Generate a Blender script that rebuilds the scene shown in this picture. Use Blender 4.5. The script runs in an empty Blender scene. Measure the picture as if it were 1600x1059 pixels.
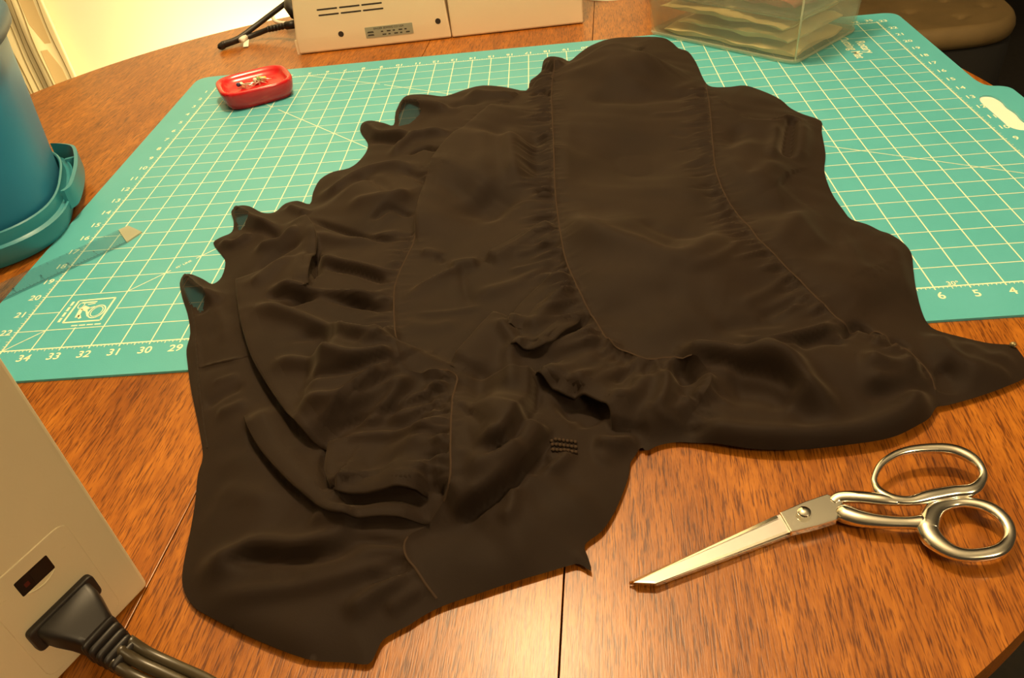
import bpy, bmesh, math, random
import numpy as np
from mathutils import Matrix, Vector
from mathutils.geometry import delaunay_2d_cdt

# ------------------------------------------------------------------ camera, light, exposure
S = 0.0254                      # everything below is measured in inches, 1 in = 0.0254 m
scene = bpy.context.scene
COL = scene.collection
CR = np.array([[0.9949380611525088, 0.01728836317322654, -0.09899175202448576],
               [-0.06663138010858993, -0.623904788102355, -0.7786546568073551],
               [-0.07522309256412729, 0.7813091116080408, -0.6195946727202732]])
CC = np.array([18.306258821393925, -19.517762576322895, 14.598564679603783])
CF = 1245.85
cam_d = bpy.data.cameras.new('camera'); cam = bpy.data.objects.new('camera', cam_d); COL.objects.link(cam)
cam_d.sensor_width = 36.0; cam_d.lens = CF / 1600 * 36; cam_d.clip_start = 0.02; cam_d.clip_end = 50
M = Matrix.Identity(4)
for i in range(3):
    M[i][0] = CR[0][i]; M[i][1] = -CR[1][i]; M[i][2] = -CR[2][i]; M[i][3] = CC[i] * S
cam.matrix_world = M
scene.camera = cam
scene.view_settings.view_transform = 'Standard'; scene.view_settings.look = 'None'
scene.view_settings.gamma = 1.0; scene.view_settings.use_curve_mapping = False
scene.view_settings.exposure = 0.0

world = bpy.data.worlds.new('room_light'); scene.world = world; world.use_nodes = True
bg = world.node_tree.nodes['Background']; bg.inputs[0].default_value = (1.0, 0.70, 0.36, 1); bg.inputs[1].default_value = 0.06

def lamp(name, loc, power, radius, col):
    d = bpy.data.lights.new(name, 'POINT'); d.energy = power; d.shadow_soft_size = radius * S; d.color = col
    o = bpy.data.objects.new(name, d); o.location = [c * S for c in loc]; COL.objects.link(o); return o
lamp('pendant_lamp_light', (14.0, 15.5, 47), 60, 2.2, (1.0, 0.72, 0.38))       # lamp hanging over the table
lamp('added_wall_fill', (-3.0, 39.0, -13.0), 26, 2.5, (1.0, 0.78, 0.40))            # unseen fill added behind and below the table top to brighten the back wall

lamp('added_room_fill', (75, -60, 62), 75, 6.0, (1.0, 0.74, 0.40))           # fill light added out of view behind the camera, brightens the cream machine's side

# ------------------------------------------------------------------ helpers
TZ = -0.08                      # table surface (the mat's face is z = 0)
rnd = random.Random(7)
def ray(px, py): return CR.T @ np.array([(px - 800) / CF, (py - 529.5) / CF, 1.0])
def un(px, py, z=0.0):
    v = ray(px, py); return CC + v * ((z - CC[2]) / v[2])
def un2(px, py, z=0.0): p = un(px, py, z); return (p[0], p[1])

def link(o, parent=None):
    COL.objects.link(o)
    if parent is not None: o.parent = parent
    return o
def thing(name, label, cat, loc=(0, 0, 0), group=None):
    o = bpy.data.objects.new(name, None); o.location = [c * S for c in loc]; o.empty_display_size = 0.02
    COL.objects.link(o); o['label'] = label; o['category'] = cat
    if group: o['group'] = group
    o['_base'] = [float(c) for c in loc]
    return o
def base_of(p):
    b = np.zeros(3)
    while p is not None:
        if '_base' in p: b = b + np.array(list(p['_base']))
        p = p.parent
    return b
def ob(name, verts, faces, mat, parent=None, smooth=True, label=None, cat=None, group=None, kind=None, auto=None):
    b = base_of(parent)
    me = bpy.data.meshes.new(name)
    v = (np.asarray(verts, dtype=float).reshape(-1, 3) - b) * S
    me.from_pydata(v.tolist(), [], [tuple(int(i) for i in f) for f in faces])
    if mat is not None: me.materials.append(mat)
    me.validate(); me.update()
    if smooth:
        me.polygons.foreach_set('use_smooth', [True] * len(me.polygons))
        if auto: me.set_sharp_from_angle(angle=math.radians(auto))
    o = bpy.data.objects.new(name, me); link(o, parent)
    if label: o['label'] = label
    if cat: o['category'] = cat
    if group: o['group'] = group
    if kind: o['kind'] = kind
    return o

class MB:
    def __init__(s): s.v = []; s.f = []
    def add(s, verts, faces):
        n = len(s.v); s.v += [tuple(p) for p in verts]; s.f += [tuple(i + n for i in f) for f in faces]; return s
    def build(s, *a, **k): name, mat = a[0], a[1]; return ob(name, s.v, s.f, mat, *a[2:], **k)
    def prism(s, poly, z0, z1, fr=None):
        """poly: list of 2-D points; fr: function (a, b, h) -> xyz"""
        fr = fr or (lambda a, b, h: (a, b, h))
        n = len(poly); v = [fr(p[0], p[1], z0) for p in poly] + [fr(p[0], p[1], z1) for p in poly]
        f = [tuple(range(n - 1, -1, -1)), tuple(range(n, 2 * n))] + [(i, (i + 1) % n, n + (i + 1) % n, n + i) for i in range(n)]
        return s.add(v, f)
    def loft(s, rings, cap0=True, cap1=True, closed=True):
        n = len(rings[0]); v = [p for r in rings for p in r]; f = []
        for k in range(len(rings) - 1):
            for i in range(n if closed else n - 1):
                j = (i + 1) % n; f.append((k * n + i, k * n + j, (k + 1) * n + j, (k + 1) * n + i))
        if cap0: f.append(tuple(range(n - 1, -1, -1)))
        if cap1: f.append(tuple((len(rings) - 1) * n + i for i in range(n)))
        return s.add(v, f)
    def tube(s, pts, rad, seg=10, closed=False, flat=1.0, up=(0, 0, 1)):
        """sweep along pts; rad number or list; flat = vertical radius / horizontal radius"""
        pts = [np.array(p, float) for p in pts]; n = len(pts)
        if not hasattr(rad, '__len__'): rad = [rad] * n
        rings = []
        for i in range(n):
            a = pts[(i - 1) % n] if (closed or i > 0) else pts[i]; b = pts[(i + 1) % n] if (closed or i < n - 1) else pts[i]
            t = b - a; t /= (np.linalg.norm(t) + 1e-9)
            u = np.array(up, float); sd = np.cross(t, u)
            if np.linalg.norm(sd) < 0.1: sd = np.cross(t, np.array([0.3, 1, 0.2]))
            sd /= np.linalg.norm(sd); w = np.cross(sd, t)
            rings.append([pts[i] + sd * math.cos(2 * math.pi * k / seg) * rad[i] + w * math.sin(2 * math.pi * k / seg) * rad[i] * flat for k in range(seg)])
        if closed: rings.append(rings[0]); return s.loft(rings, False, False)
        return s.loft(rings)
    def ball(s, c, r, seg=10, rings=7, sz=1.0):
        R = []
        for k in range(1, rings):
            a = math.pi * k / rings - math.pi / 2
            R.append([(c[0] + r * math.cos(a) * math.cos(2 * math.pi * i / seg), c[1] + r * math.cos(a) * math.sin(2 * math.pi * i / seg), c[2] + r * sz * math.sin(a)) for i in range(seg)])
        return s.loft(R)
    def box(s, a, b, fr=None):
        return s.prism([(a[0], a[1]), (b[0], a[1]), (b[0], b[1]), (a[0], b[1])], a[2], b[2], fr)

def catmull(P, n=6, closed=False):
    P = [np.array(p, float) for p in P]; out = []; m = len(P)
    rng = range(m if closed else m - 1)
    for i in rng:
        p1, p2 = P[i], P[(i + 1) % m]
        p0 = P[(i - 1) % m] if (closed or i > 0) else 2 * p1 - p2
        p3 = P[(i + 2) % m] if (closed or i < m - 2) else 2 * p2 - p1
        for k in range(n):
            t = k / n
            out.append(0.5 * ((2 * p1) + (-p0 + p2) * t + (2 * p0 - 5 * p1 + 4 * p2 - p3) * t * t + (-p0 + 3 * p1 - 3 * p2 + p3) * t ** 3))
    if not closed: out.append(P[-1])
    return out
def round_poly(P, r, seg=6):
    """round the corners of a 2-D polygon"""
    out = []; n = len(P)
    for i in range(n):
        a, b, c = [np.array(P[(i + k) % n], float) for k in (-1, 0, 1)]
        u = a - b; w = c - b; lu, lw = np.linalg.norm(u), np.linalg.norm(w); u /= lu; w /= lw
        d = min(r[i] if hasattr(r, '__len__') else r, lu * .49, lw * .49)
        p, q = b + u * d, b + w * d
        for k in range(seg + 1):
            t = k / seg; out.append(tuple((1 - t) ** 2 * p + 2 * t * (1 - t) * b + t * t * q))
    return out
def bevel(o, w, seg=2, angle=35):
    m = o.modifiers.new('bevel', 'BEVEL'); m.width = w * S; m.segments = seg; m.limit_method = 'ANGLE'; m.angle_limit = math.radians(angle)
    m.harden_normals = False
    return o

# ------------------------------------------------------------------ materials
def mat(name, col, rough=0.5, metal=0.0, **kw):
    m = bpy.data.materials.new(name); m.use_nodes = True; nt = m.node_tree; b = nt.nodes['Principled BSDF']
    b.inputs['Base Color'].default_value = (*col, 1); b.inputs['Roughness'].default_value = rough; b.inputs['Metallic'].default_value = metal
    for k, v in kw.items(): b.inputs[k.replace('_', ' ')].default_value = v
    return m
def noise_var(m, col2, scale=40, amount=0.5, bump=0.0, bscale=None, detail=4):
    """mix a second colour in by noise; optional bump"""
    nt = m.node_tree; b = nt.nodes['Principled BSDF']; N = nt.nodes.new; L = nt.links.new
    tc = N('ShaderNodeTexCoord'); nz = N('ShaderNodeTexNoise'); nz.inputs['Scale'].default_value = scale; nz.inputs['Detail'].default_value = detail
    L(tc.outputs['Object'], nz.inputs['Vector'])
    mx = N('ShaderNodeMix'); mx.data_type = 'RGBA'; mx.inputs[6].default_value = b.inputs['Base Color'].default_value[:]; mx.inputs[7].default_value = (*col2, 1)
    mp = N('ShaderNodeMapRange'); mp.inputs[1].default_value = .3; mp.inputs[2].default_value = .7; mp.inputs[4].default_value = amount
    L(nz.outputs[0], mp.inputs[0]); L(mp.outputs[0], mx.inputs[0]); L(mx.outputs[2], b.inputs['Base Color'])
    if bump:
        n2 = N('ShaderNodeTexNoise'); n2.inputs['Scale'].default_value = bscale or scale * 6; n2.inputs['Detail'].default_value = 3
        L(tc.outputs['Object'], n2.inputs['Vector'])
        bp = N('ShaderNodeBump'); bp.inputs['Strength'].default_value = bump; bp.inputs['Distance'].default_value = 0.001
        L(n2.outputs[0], bp.inputs['Height']); L(bp.outputs[0], b.inputs['Normal'])
    return m

GA = math.atan2(0.0793, 1.0)    # the boards run almost along +Y
def wood_mat():
    m = bpy.data.materials.new('oak_wood'); m.use_nodes = True; nt = m.node_tree; b = nt.nodes['Principled BSDF']; N = nt.nodes.new; L = nt.links.new
    tc = N('ShaderNodeTexCoord'); oi = N('ShaderNodeObjectInfo')
    geo = N('ShaderNodeNewGeometry')
    mp = N('ShaderNodeMapping'); mp.inputs['Rotation'].default_value = (0, 0, GA)
    L(geo.outputs['Position'], mp.inputs['Vector'])
    off = N('ShaderNodeVectorMath'); off.operation = 'ADD'
    sc_ = N('ShaderNodeVectorMath'); sc_.operation = 'SCALE'; sc_.inputs[3].default_value = 3.0
    cx = N('ShaderNodeCombineXYZ'); L(oi.outputs['Random'], cx.inputs[0]); L(oi.outputs['Random'], cx.inputs[1])
    L(cx.outputs[0], sc_.inputs[0]); L(mp.outputs[0], off.inputs[0]); L(sc_.outputs[0], off.inputs[1])
    def stretched(sx, sy, scale, detail, rough=0.5, dist=0.0):
        m2 = N('ShaderNodeMapping'); m2.inputs['Scale'].default_value = (sx, sy, 1); L(off.outputs[0], m2.inputs['Vector'])
        nz = N('ShaderNodeTexNoise'); nz.inputs['Scale'].default_value = scale; nz.inputs['Detail'].default_value = detail; nz.inputs['Roughness'].default_value = rough
        nz.inputs['Distortion'].default_value = dist
        L(m2.outputs[0], nz.inputs['Vector']); return nz
    broad = stretched(1, .16, 22, 4, .55, .8)        # broad tone bands
    pores = stretched(1, .062, 1250, 2, .55)           # short dark pores
    fleck = stretched(1, .22, 150, 3, .6, .6)        # lighter ray flecks
    r1 = N('ShaderNodeValToRGB'); e = r1.color_ramp.elements
    e[0].position = .25; e[0].color = (0.255, 0.077, 0.0070, 1); e[1].position = .75; e[1].color = (0.415, 0.143, 0.0135, 1)
    L(broad.outputs[0], r1.inputs[0])
    r2 = N('ShaderNodeValToRGB'); e = r2.color_ramp.elements
    e[0].position = .36; e[0].color = (0.22, 0.13, 0.08, 1); e[1].position = .50; e[1].color = (1, 1, 1, 1)
    L(pores.outputs[0], r2.inputs[0])
    r3 = N('ShaderNodeValToRGB'); e = r3.color_ramp.elements
    e[0].position = .42; e[0].color = (0.84, 0.78, 0.70, 1); e[1].position = .66; e[1].color = (1.22, 1.25, 1.25, 1)
    L(fleck.outputs[0], r3.inputs[0])
    x1 = N('ShaderNodeMix'); x1.data_type = 'RGBA'; x1.blend_type = 'MULTIPLY'; x1.inputs[0].default_value = .80
    L(r1.outputs[0], x1.inputs[6]); L(r2.outputs[0], x1.inputs[7])
    x2 = N('ShaderNodeMix'); x2.data_type = 'RGBA'; x2.blend_type = 'MULTIPLY'; x2.inputs[0].default_value = .9
    L(x1.outputs[2], x2.inputs[6]); L(r3.outputs[0], x2.inputs[7])
    L(x2.outputs[2], b.inputs['Base Color'])
    b.inputs['Roughness'].default_value = .34; b.inputs['Specular IOR Level'].default_value = .3; b.inputs['Coat Weight'].default_value = .30; b.inputs['Coat Roughness'].default_value = .27
    bp = N('ShaderNodeBump'); bp.inputs['Strength'].default_value = .22; bp.inputs['Distance'].default_value = .0006
    L(pores.outputs[0], bp.inputs['Height']); L(bp.outputs[0], b.inputs['Normal'])
    return m
WOOD = wood_mat()
MAT_TEAL = noise_var(mat('mat_teal_vinyl', (0.085, 0.415, 0.470), .42), (0.105, 0.450, 0.515), 12, .8, .08, 900)
PRINT = mat('printed_cream_ink', (0.80, 0.86, 0.62), .5)
def cloth_mat(name, transp=0.0):
    m = bpy.data.materials.new(name); m.use_nodes = True; nt = m.node_tree; b = nt.nodes['Principled BSDF']; N = nt.nodes.new; L = nt.links.new
    tc = N('ShaderNodeTexCoord')
    nz = N('ShaderNodeTexNoise'); nz.inputs['Scale'].default_value = 14; nz.inputs['Detail'].default_value = 3; L(tc.outputs['Object'], nz.inputs['Vector'])
    r = N('ShaderNodeValToRGB'); e = r.color_ramp.elements
    e[0].position = .3; e[0].color = (0.0118, 0.0062, 0.0034, 1); e[1].position = .7; e[1].color = (0.0160, 0.0086, 0.0048, 1)
    L(nz.outputs[0], r.inputs[0]); L(r.outputs[0], b.inputs['Base Color'])
    b.inputs['Roughness'].default_value = .72; b.inputs['Specular IOR Level'].default_value = .13
    b.inputs['Sheen Weight'].default_value = .10; b.inputs['Sheen Roughness'].default_value = .45; b.inputs['Sheen Tint'].default_value = (0.9, .72, .5, 1)
    wv = N('ShaderNodeTexNoise'); wv.inputs['Scale'].default_value = 900; wv.inputs['Detail'].default_value = 2; L(tc.outputs['Object'], wv.inputs['Vector'])
    bp = N('ShaderNodeBump'); bp.inputs['Strength'].default_value = .12; bp.inputs['Distance'].default_value = .0004
    L(wv.outputs[0], bp.inputs['Height']); L(bp.outputs[0], b.inputs['Normal'])
    if transp:
        t = N('ShaderNodeBsdfTransparent'); t.inputs[0].default_value = (.75, .8, .85, 1)
        mx = N('ShaderNodeMixShader'); mx.inputs[0].default_value = transp
        L(b.outputs[0], mx.inputs[1]); L(t.outputs[0], mx.inputs[2]); L(mx.outputs[0], nt.nodes['Material Output'].inputs[0])
    return m
CLOTH = cloth_mat('black_brown_chiffon'); SHEER = cloth_mat('sheer_single_layer_chiffon', .38)
THREAD = mat('seam_thread', (0.042, 0.026, 0.016), .8, Specular_IOR_Level=.1)
STEEL = mat('polished_steel', (0.86, 0.82, 0.72), .13, 1.0)
STEEL_B = noise_var(mat('brushed_blade_steel', (0.46, 0.44, 0.42), .5, 1.0), (0.42, .40, .385), 60, .8)
BEIGE = noise_var(mat('beige_machine_plastic', (0.86, 0.69, 0.47), .45), (0.82, .65, .44), 18, .6, .05, 900)
BEIGE2 = noise_var(mat('cream_machine_plastic', (0.74, 0.64, 0.42), .42), (0.70, .60, .40), 18, .6, .05, 900)
DARK = mat('dark_recess', (0.035, 0.022, 0.014), .7)
BLACKP = noise_var(mat('black_rubber', (0.012, 0.010, 0.009), .45), (0.02, .016, .014), 60, .8)
PLATE = mat('rating_plate_foil', (0.42, 0.40, 0.30), .4, .3)
INK = mat('black_ink', (0.05, 0.045, 0.035), .6)
RED = mat('red_glossy_plastic', (0.55, 0.008, 0.013), .22, Coat_Weight=.3, Coat_Roughness=.1)
BLUE = noise_var(mat('blue_tub_plastic', (0.022, 0.215, 0.400), .42), (0.020, .195, .370), 8, .8)
BLUE2 = mat('teal_tray_plastic', (0.030, 0.235, 0.300), .35)
BLUE3 = mat('dark_blue_handle_plastic', (0.014, 0.085, 0.150), .45)
PURPLE = mat('purple_fabric', (0.30, .18, .42), .8)
PAPERW = mat('white_paper', (0.86, .82, .72), .6)
def glass_mat(name, col, rough, transp, tcol):
    m = bpy.data.materials.new(name); m.use_nodes = True; nt = m.node_tree; b = nt.nodes['Principled BSDF']; N = nt.nodes.new; L = nt.links.new
    b.inputs['Base Color'].default_value = (*col, 1); b.inputs['Roughness'].default_value = rough
    t = N('ShaderNodeBsdfTransparent'); t.inputs[0].default_value = (*tcol, 1)
    mx = N('ShaderNodeMixShader'); mx.inputs[0].default_value = transp
    L(b.outputs[0], mx.inputs[1]); L(t.outputs[0], mx.inputs[2]); L(mx.outputs[0], nt.nodes['Material Output'].inputs[0])
    return m
BOXP = glass_mat('clear_box_plastic', (0.74, .70, .54), .25, .80, (.98, .985, .95))
BOXE = glass_mat('clear_box_edge', (0.74, .74, .56), .25, .62, (.94, .96, .88))
RULERM = glass_mat('clear_ruler_plastic', (0.16, .26, .28), .12, .88, (.92, .97, .98))
RULERE = glass_mat('frosted_ruler_end', (0.55, .55, .42), .3, .45, (.9, .95, .9))
TISSUE = noise_var(mat('tan_tissue_paper', (0.86, 0.68, 0.36), .7), (0.72, .54, .25), 30, .8, .25, 120)
PINKF = mat('dusty_red_fabric', (0.42, .06, .05), .8)
WALLM = noise_var(mat('cream_painted_wall', (0.86, 0.82, 0.62), .6), (0.84, .79, .58), 6, .6)
CARPET = noise_var(mat('dark_brown_carpet', (0.012, 0.009, 0.006), .9), (0.022, .016, .010), 60, .8, .3, 300)
OLIVE = noise_var(mat('olive_brown_upholstery', (0.190, 0.125, 0.046), .7), (0.15, .10, .036), 20, .8, .2, 300)
BLACKF = mat('black_chair_fabric', (0.006, .005, .004), .9)
CURT = mat('cream_curtain_cloth', (0.92, 0.80, 0.48), .8)
CURT2 = mat('tan_curtain_print', (0.60, 0.44, 0.21), .8)
CURTL = mat('olive_line_print', (0.26, 0.18, 0.05), .8)

# ------------------------------------------------------------------ room
def struct(name, mb, m, smooth=False):
    o = mb.build(name, m, None, smooth=smooth); o['kind'] = 'structure'; return o
struct('floor', MB().box((-120, -90, -30), (150, 150, -29)), CARPET)
struct('wall_back', MB().box((-120, 46, -29), (26, 50, 70)), WALLM)
struct('ceiling', MB().box((-120, -90, 67), (150, 150, 69)), mat('white_ceiling', (0.82, .80, .74), .8))
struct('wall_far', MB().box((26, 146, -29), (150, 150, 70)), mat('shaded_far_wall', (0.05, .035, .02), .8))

# curtain hanging in front of the back wall
cur = thing('curtain', 'cream curtain printed with thin olive lines and tan bands beside the wall', 'curtain', (-27, 44.4, -29))
def cur_y(x): return 44.6 + .09 * math.sin(x * 1.7) + .05 * math.sin(x * 3.1 + 1)
cx0, cx1 = -38.0, -20.9
def cur_strip(xa, xb, dz0, dz1, off, zs):
    """vertical strip between curves xa(z), xb(z)"""
    V, F = [], []; nx = 3
    for z in zs:
        for i in range(nx):
            x = xa(z) + (xb(z) - xa(z)) * i / (nx - 1); V.append((x, cur_y(x) - off, z))
    for k in range(len(zs) - 1):
        for i in range(nx - 1):
            a = k * nx + i; F.append((a, a + 1, a + nx + 1, a + nx))
    return V, F
V, F = [], []; xs = np.linspace(cx0, cx1, 90)
for z in (-28.5, 0, 40):
    for x in xs: V.append((x, cur_y(x), z))
for z in (-28.5, 0, 40):
    for x in xs: V.append((x, cur_y(x) + .06, z))
n = len(xs)
for k in range(2):
    for i in range(n - 1):
        a = k * n + i; F.append((a, a + 1, a + n + 1, a + n)); b_ = a + 3 * n; F.append((b_, b_ + n, b_ + n + 1, b_ + 1))
    F.append((k * n, (k + 1) * n, (k + 4) * n, (k + 3) * n)); F.append((k * n + n - 1, (k + 3) * n + n - 1, (k + 4) * n + n - 1, (k + 1) * n + n - 1))
ob('cloth', V, F, CURT, cur)
zs = list(np.linspace(-28, 12, 80))
for x0, w, amp, fr, ph in [(-21.35, .10, .10, .30, 0), (-22.95, .10, .14, .30, 1.0), (-23.45, .10, .2, .28, .6), (-24.0, .10, .16, .36, 1.4), (-24.6, .10, .18, .3, 2.2),
                           (-25.0, .12, .15, .33, .2), (-25.45, .1, .16, .35, 3.), (-26.1, .12, .14, .3, 2.), (-26.8, .1, .2, .3, 1.), (-27.6, .12, .2, .25, 0.), (-28.6, .12, .2, .3, 2.)]:
    fx = lambda z, x0=x0, amp=amp, fr=fr, ph=ph: x0 + amp * math.sin(z * fr + ph) + .08 * math.sin(z * .9 + ph)
    V, F = cur_strip(lambda z: fx(z) - w / 3, lambda z: fx(z) + w / 3, 0, 0, .03, zs); ob('printed_line', V, F, CURTL, cur)
for z0, z1 in [(-28, -12), (-10.5, -3.4), (-2.9, 9)]:
    f2 = lambda z: -22.15 + .12 * math.sin(z * .3)
    V, F = cur_strip(lambda z: f2(z) - .52 * min(1, (z - z0) / 1.6), lambda z: f2(z) + .5 * min(1, (z1 - z) / 1.6), 0, 0, .02, list(np.linspace(z0, z1, 24))); ob('printed_band', V, F, CURT2, cur)

# ------------------------------------------------------------------ table (round oak top of edge-glued boards)
TC = np.array([10.656, 10.299]); TR = 26.5
table = thing('round_table', 'round reddish oak dining table with visible board joints', 'table', (TC[0], TC[1], -29))
ca, sa = math.cos(-GA), math.sin(-GA)
def tab(a, b): return (TC[0] + a * ca - b * sa, TC[1] + a * sa + b * ca)
J = [-TR, -0.72, 8.66, TR]
for k in range(3):
    a0, a1 = J[k], J[k + 1]; g = .017
    A0 = a0 + (g if k else 0); A1 = a1 - (g if k < 2 else 0)
    N_ = 60; top = []; bot = []
    xs = [A0 + (A1 - A0) * (0.5 - 0.5 * math.cos(math.pi * i / N_)) for i in range(N_ + 1)]
    poly = [(x, math.sqrt(max(0, TR * TR - x * x))) for x in xs] + [(x, -math.sqrt(max(0, TR * TR - x * x))) for x in reversed(xs)]
    poly = poly[::-1]
    cl = []
    for p in poly:
        if not cl or math.hypot(p[0] - cl[-1][0], p[1] - cl[-1][1]) > 1e-3: cl.append(p)
    o = MB().prism([tab(*p) for p in cl], TZ - .9, TZ).build('board', WOOD, table, smooth=False)
    bevel(o, .045, 2, 40)
MB().prism([(TC[0] + 24 * math.cos(t), TC[1] + 24 * math.sin(t)) for t in np.linspace(0, 2 * math.pi, 64, endpoint=False)], TZ - 3.6, TZ - .9).build('apron', WOOD, table)
col = [(2.2, -4), (2.6, -8), (1.8, -10), (2.4, -14), (3.2, -18), (3.2, -25), (2.6, -26)]
MB().loft([[(TC[0] + r * math.cos(t), TC[1] + r * math.sin(t), z) for t in np.linspace(0, 2 * math.pi, 20, endpoint=False)] for r, z in col[::-1]]).build('pedestal', WOOD, table)
for k in range(4):
    t = k * math.pi / 2 + .6; d = np.array([math.cos(t), math.sin(t)])
    MB().tube([(TC[0] + d[0] * r, TC[1] + d[1] * r, z) for r, z in [(2, -23), (6, -24.5), (11, -27), (14, -28.2)]], [1.2, 1.1, 1, .8], 8).build('foot', WOOD, table)

# ------------------------------------------------------------------ cutting mat
cm = thing('cutting_mat', 'large teal self-healing cutting mat with cream printed grid', 'cutting mat', (17.5, 11.5, TZ))
outer = round_poly([(-1.6, -1.55), (36.35, -1.55), (36.35, 8.3), (36.5, 9.0), (37.35, 9.3), (37.35, 13.75), (36.5, 14.0), (36.35, 14.7), (36.35, 24.35), (-1.6, 24.35)],
                   [.8, .8, .3, .3, .7, .7, .3, .3, .8, .8])
hole = round_poly([(35.62, 9.9), (36.0, 9.5), (36.42, 9.9), (36.34, 10.6), (36.45, 11.2), (36.34, 11.8), (36.45, 12.4), (36.3, 13.0), (35.9, 13.1), (35.62, 12.6)], .3, 4)
def slab_with_hole(outer, hole, z0, z1):
    bm = bmesh.new()
    lo = [bm.verts.new((*p, 0)) for p in outer]; lh = [bm.verts.new((*p, 0)) for p in hole]
    ed = [bm.edges.new((l[i], l[(i + 1) % len(l)])) for l in (lo, lh) for i in range(len(l))]
    bmesh.ops.triangle_fill(bm, edges=ed, use_beauty=True, use_dissolve=False)
    bm.verts.index_update()
    V = [(v.co.x, v.co.y) for v in bm.verts]; T = []
    for f in bm.faces:
        i = [v.index for v in f.verts]
        a, b, c = [np.array(V[k]) for k in i[:3]]
        T.append(i if (b - a)[0] * (c - a)[1] - (b - a)[1] * (c - a)[0] > 0 else i[::-1])
    n = len(V); no = len(outer); nh = len(hole)
    vv = [(*p, z1) for p in V] + [(*p, z0) for p in V]
    ff = [tuple(t) for t in T] + [tuple(n + k for k in t[::-1]) for t in T]
    ff += [(n + i, n + (i + 1) % no, (i + 1) % no, i) for i in range(no)]
    ff += [(no + i, no + (i + 1) % nh, n + no + (i + 1) % nh, n + no + i) for i in range(nh)]
    bm.free(); return vv, ff
V, F = slab_with_hole(outer, hole, TZ, 0.0)
ob('mat_sheet', V, F, MAT_TEAL, cm, smooth=False)
PZ = .004
def strip(mb, a, b, w, z=PZ):
    a = np.array(a, float); b = np.array(b, float); d = b - a; d /= np.linalg.norm(d); nrm = np.array([-d[1], d[0]]) * w / 2
    mb.add([(*(a - nrm), z), (*(b - nrm), z), (*(b + nrm), z), (*(a + nrm), z)], [(0, 1, 2, 3)])
def clear_logo(u, v): return 1.05 < u < 2.95 and 1.02 < v < 2.9
g = MB()
for u in range(0, 36):
    w = .055 if u in (0, 35) else .040
    if u == 2: strip(g, (u, -.14), (u, 1.05), w); strip(g, (u, 3.0), (u, 23.12), w)
    elif u in (33, 34): strip(g, (u, -.14), (u, 18.0 if u == 33 else 23.12), w)
    else: strip(g, (u, -.14 if u else -.3), (u, 23.12), w)
for v in range(0, 24):
    w = .055 if v in (0, 23) else .034
    if v == 2: strip(g, (-.12, v), (1, v), w, PZ + .0005); strip(g, (3, v), (35.12, v), w, PZ + .0005)
    elif v in (19, 20): strip(g, (-.12, v), (32.0, v), w, PZ + .0005); strip(g, (34.0, v), (35.12, v), w, PZ + .0005)
    else: strip(g, (-.12, v), (35.12, v), w, PZ + .0005)
g.build('printed_grid', PRINT, cm, smooth=False)
g = MB()
for i in range(1, 35 * 8):
    if i % 8:
        L_ = .13 if i % 4 == 0 else (.10 if i % 2 == 0 else .07); strip(g, (i / 8, 0), (i / 8, -L_), .022); strip(g, (i / 8, 23), (i / 8, 23 + L_), .022)
for i in range(1, 23 * 8):
    if i % 8:
        L_ = .13 if i % 4 == 0 else (.10 if i % 2 == 0 else .07); strip(g, (0, i / 8), (-L_, i / 8), .022); strip(g, (35, i / 8), (35 + L_, i / 8), .022)
g.build('ruler_ticks', PRINT, cm, smooth=False, kind='stuff')
g = MB()
for a, b in [((0, 0), (1, 1)), ((3, 3), (4.15, 4.15)), ((4.85, 4.85), (20, 20)), ((0, 23), (4.1, 18.9)), ((4.45, 18.55), (23, 0)), ((5, 23), (9.3, 20.75)), ((9.55, 20.6), (35, 7.0 - 1.0))]:
    strip(g, a, b, .035, PZ + .001)
g.build('printed_diagonal', PRINT, cm, smooth=False)
_tc = {}
def text2d(s_, size):
    if (s_) not in _tc:
        c = bpy.data.curves.new('txt', 'FONT'); c.body = s_; c.size = 1.0; c.align_x = 'CENTER'; c.align_y = 'CENTER'; c.offset = .012; c.resolution_u = 3
        o = bpy.data.objects.new('txt', c); COL.objects.link(o)
        dg = bpy.context.evaluated_depsgraph_get(); e = o.evaluated_get(dg); me = e.to_mesh()
        _tc[s_] = ([(v.co.x, v.co.y) for v in me.vertices], [tuple(p.vertices) for p in me.polygons])
        e.to_mesh_clear(); bpy.data.objects.remove(o); bpy.data.curves.remove(c)
    V, F = _tc[s_]; return [(x * size, y * size) for x, y in V], F
def text(mb, s_, size, pos, ang=0, fr=None, z=PZ, sx=1.0):
    V, F = text2d(s_, size); c, s2 = math.cos(ang), math.sin(ang)
    fr = fr or (lambda a, b: (a, b, z))
    mb.add([fr(pos[0] + x * sx * c - y * s2, pos[1] + x * sx * s2 + y * c) for x, y in V], F)
def number(s_, size, pos, ang=0):
    g = MB(); text(g, s_, size, pos, ang); g.build('printed_number', PRINT, cm, smooth=False)
for u in range(1, 35):
    number(str(35 - u), .46, (u - (.03 if u < 26 else -.05), -.44)); number(str(u), .42, (u, 23.36), math.pi)
for v in range(1, 23):
    number(str(23 - v), .42, (-.40, v)); number(str(v), .42, (35.45, v), 0)
number('23', .42, (35.35, 23.15)); number('35', .42, (34.7, 23.4))
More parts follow.
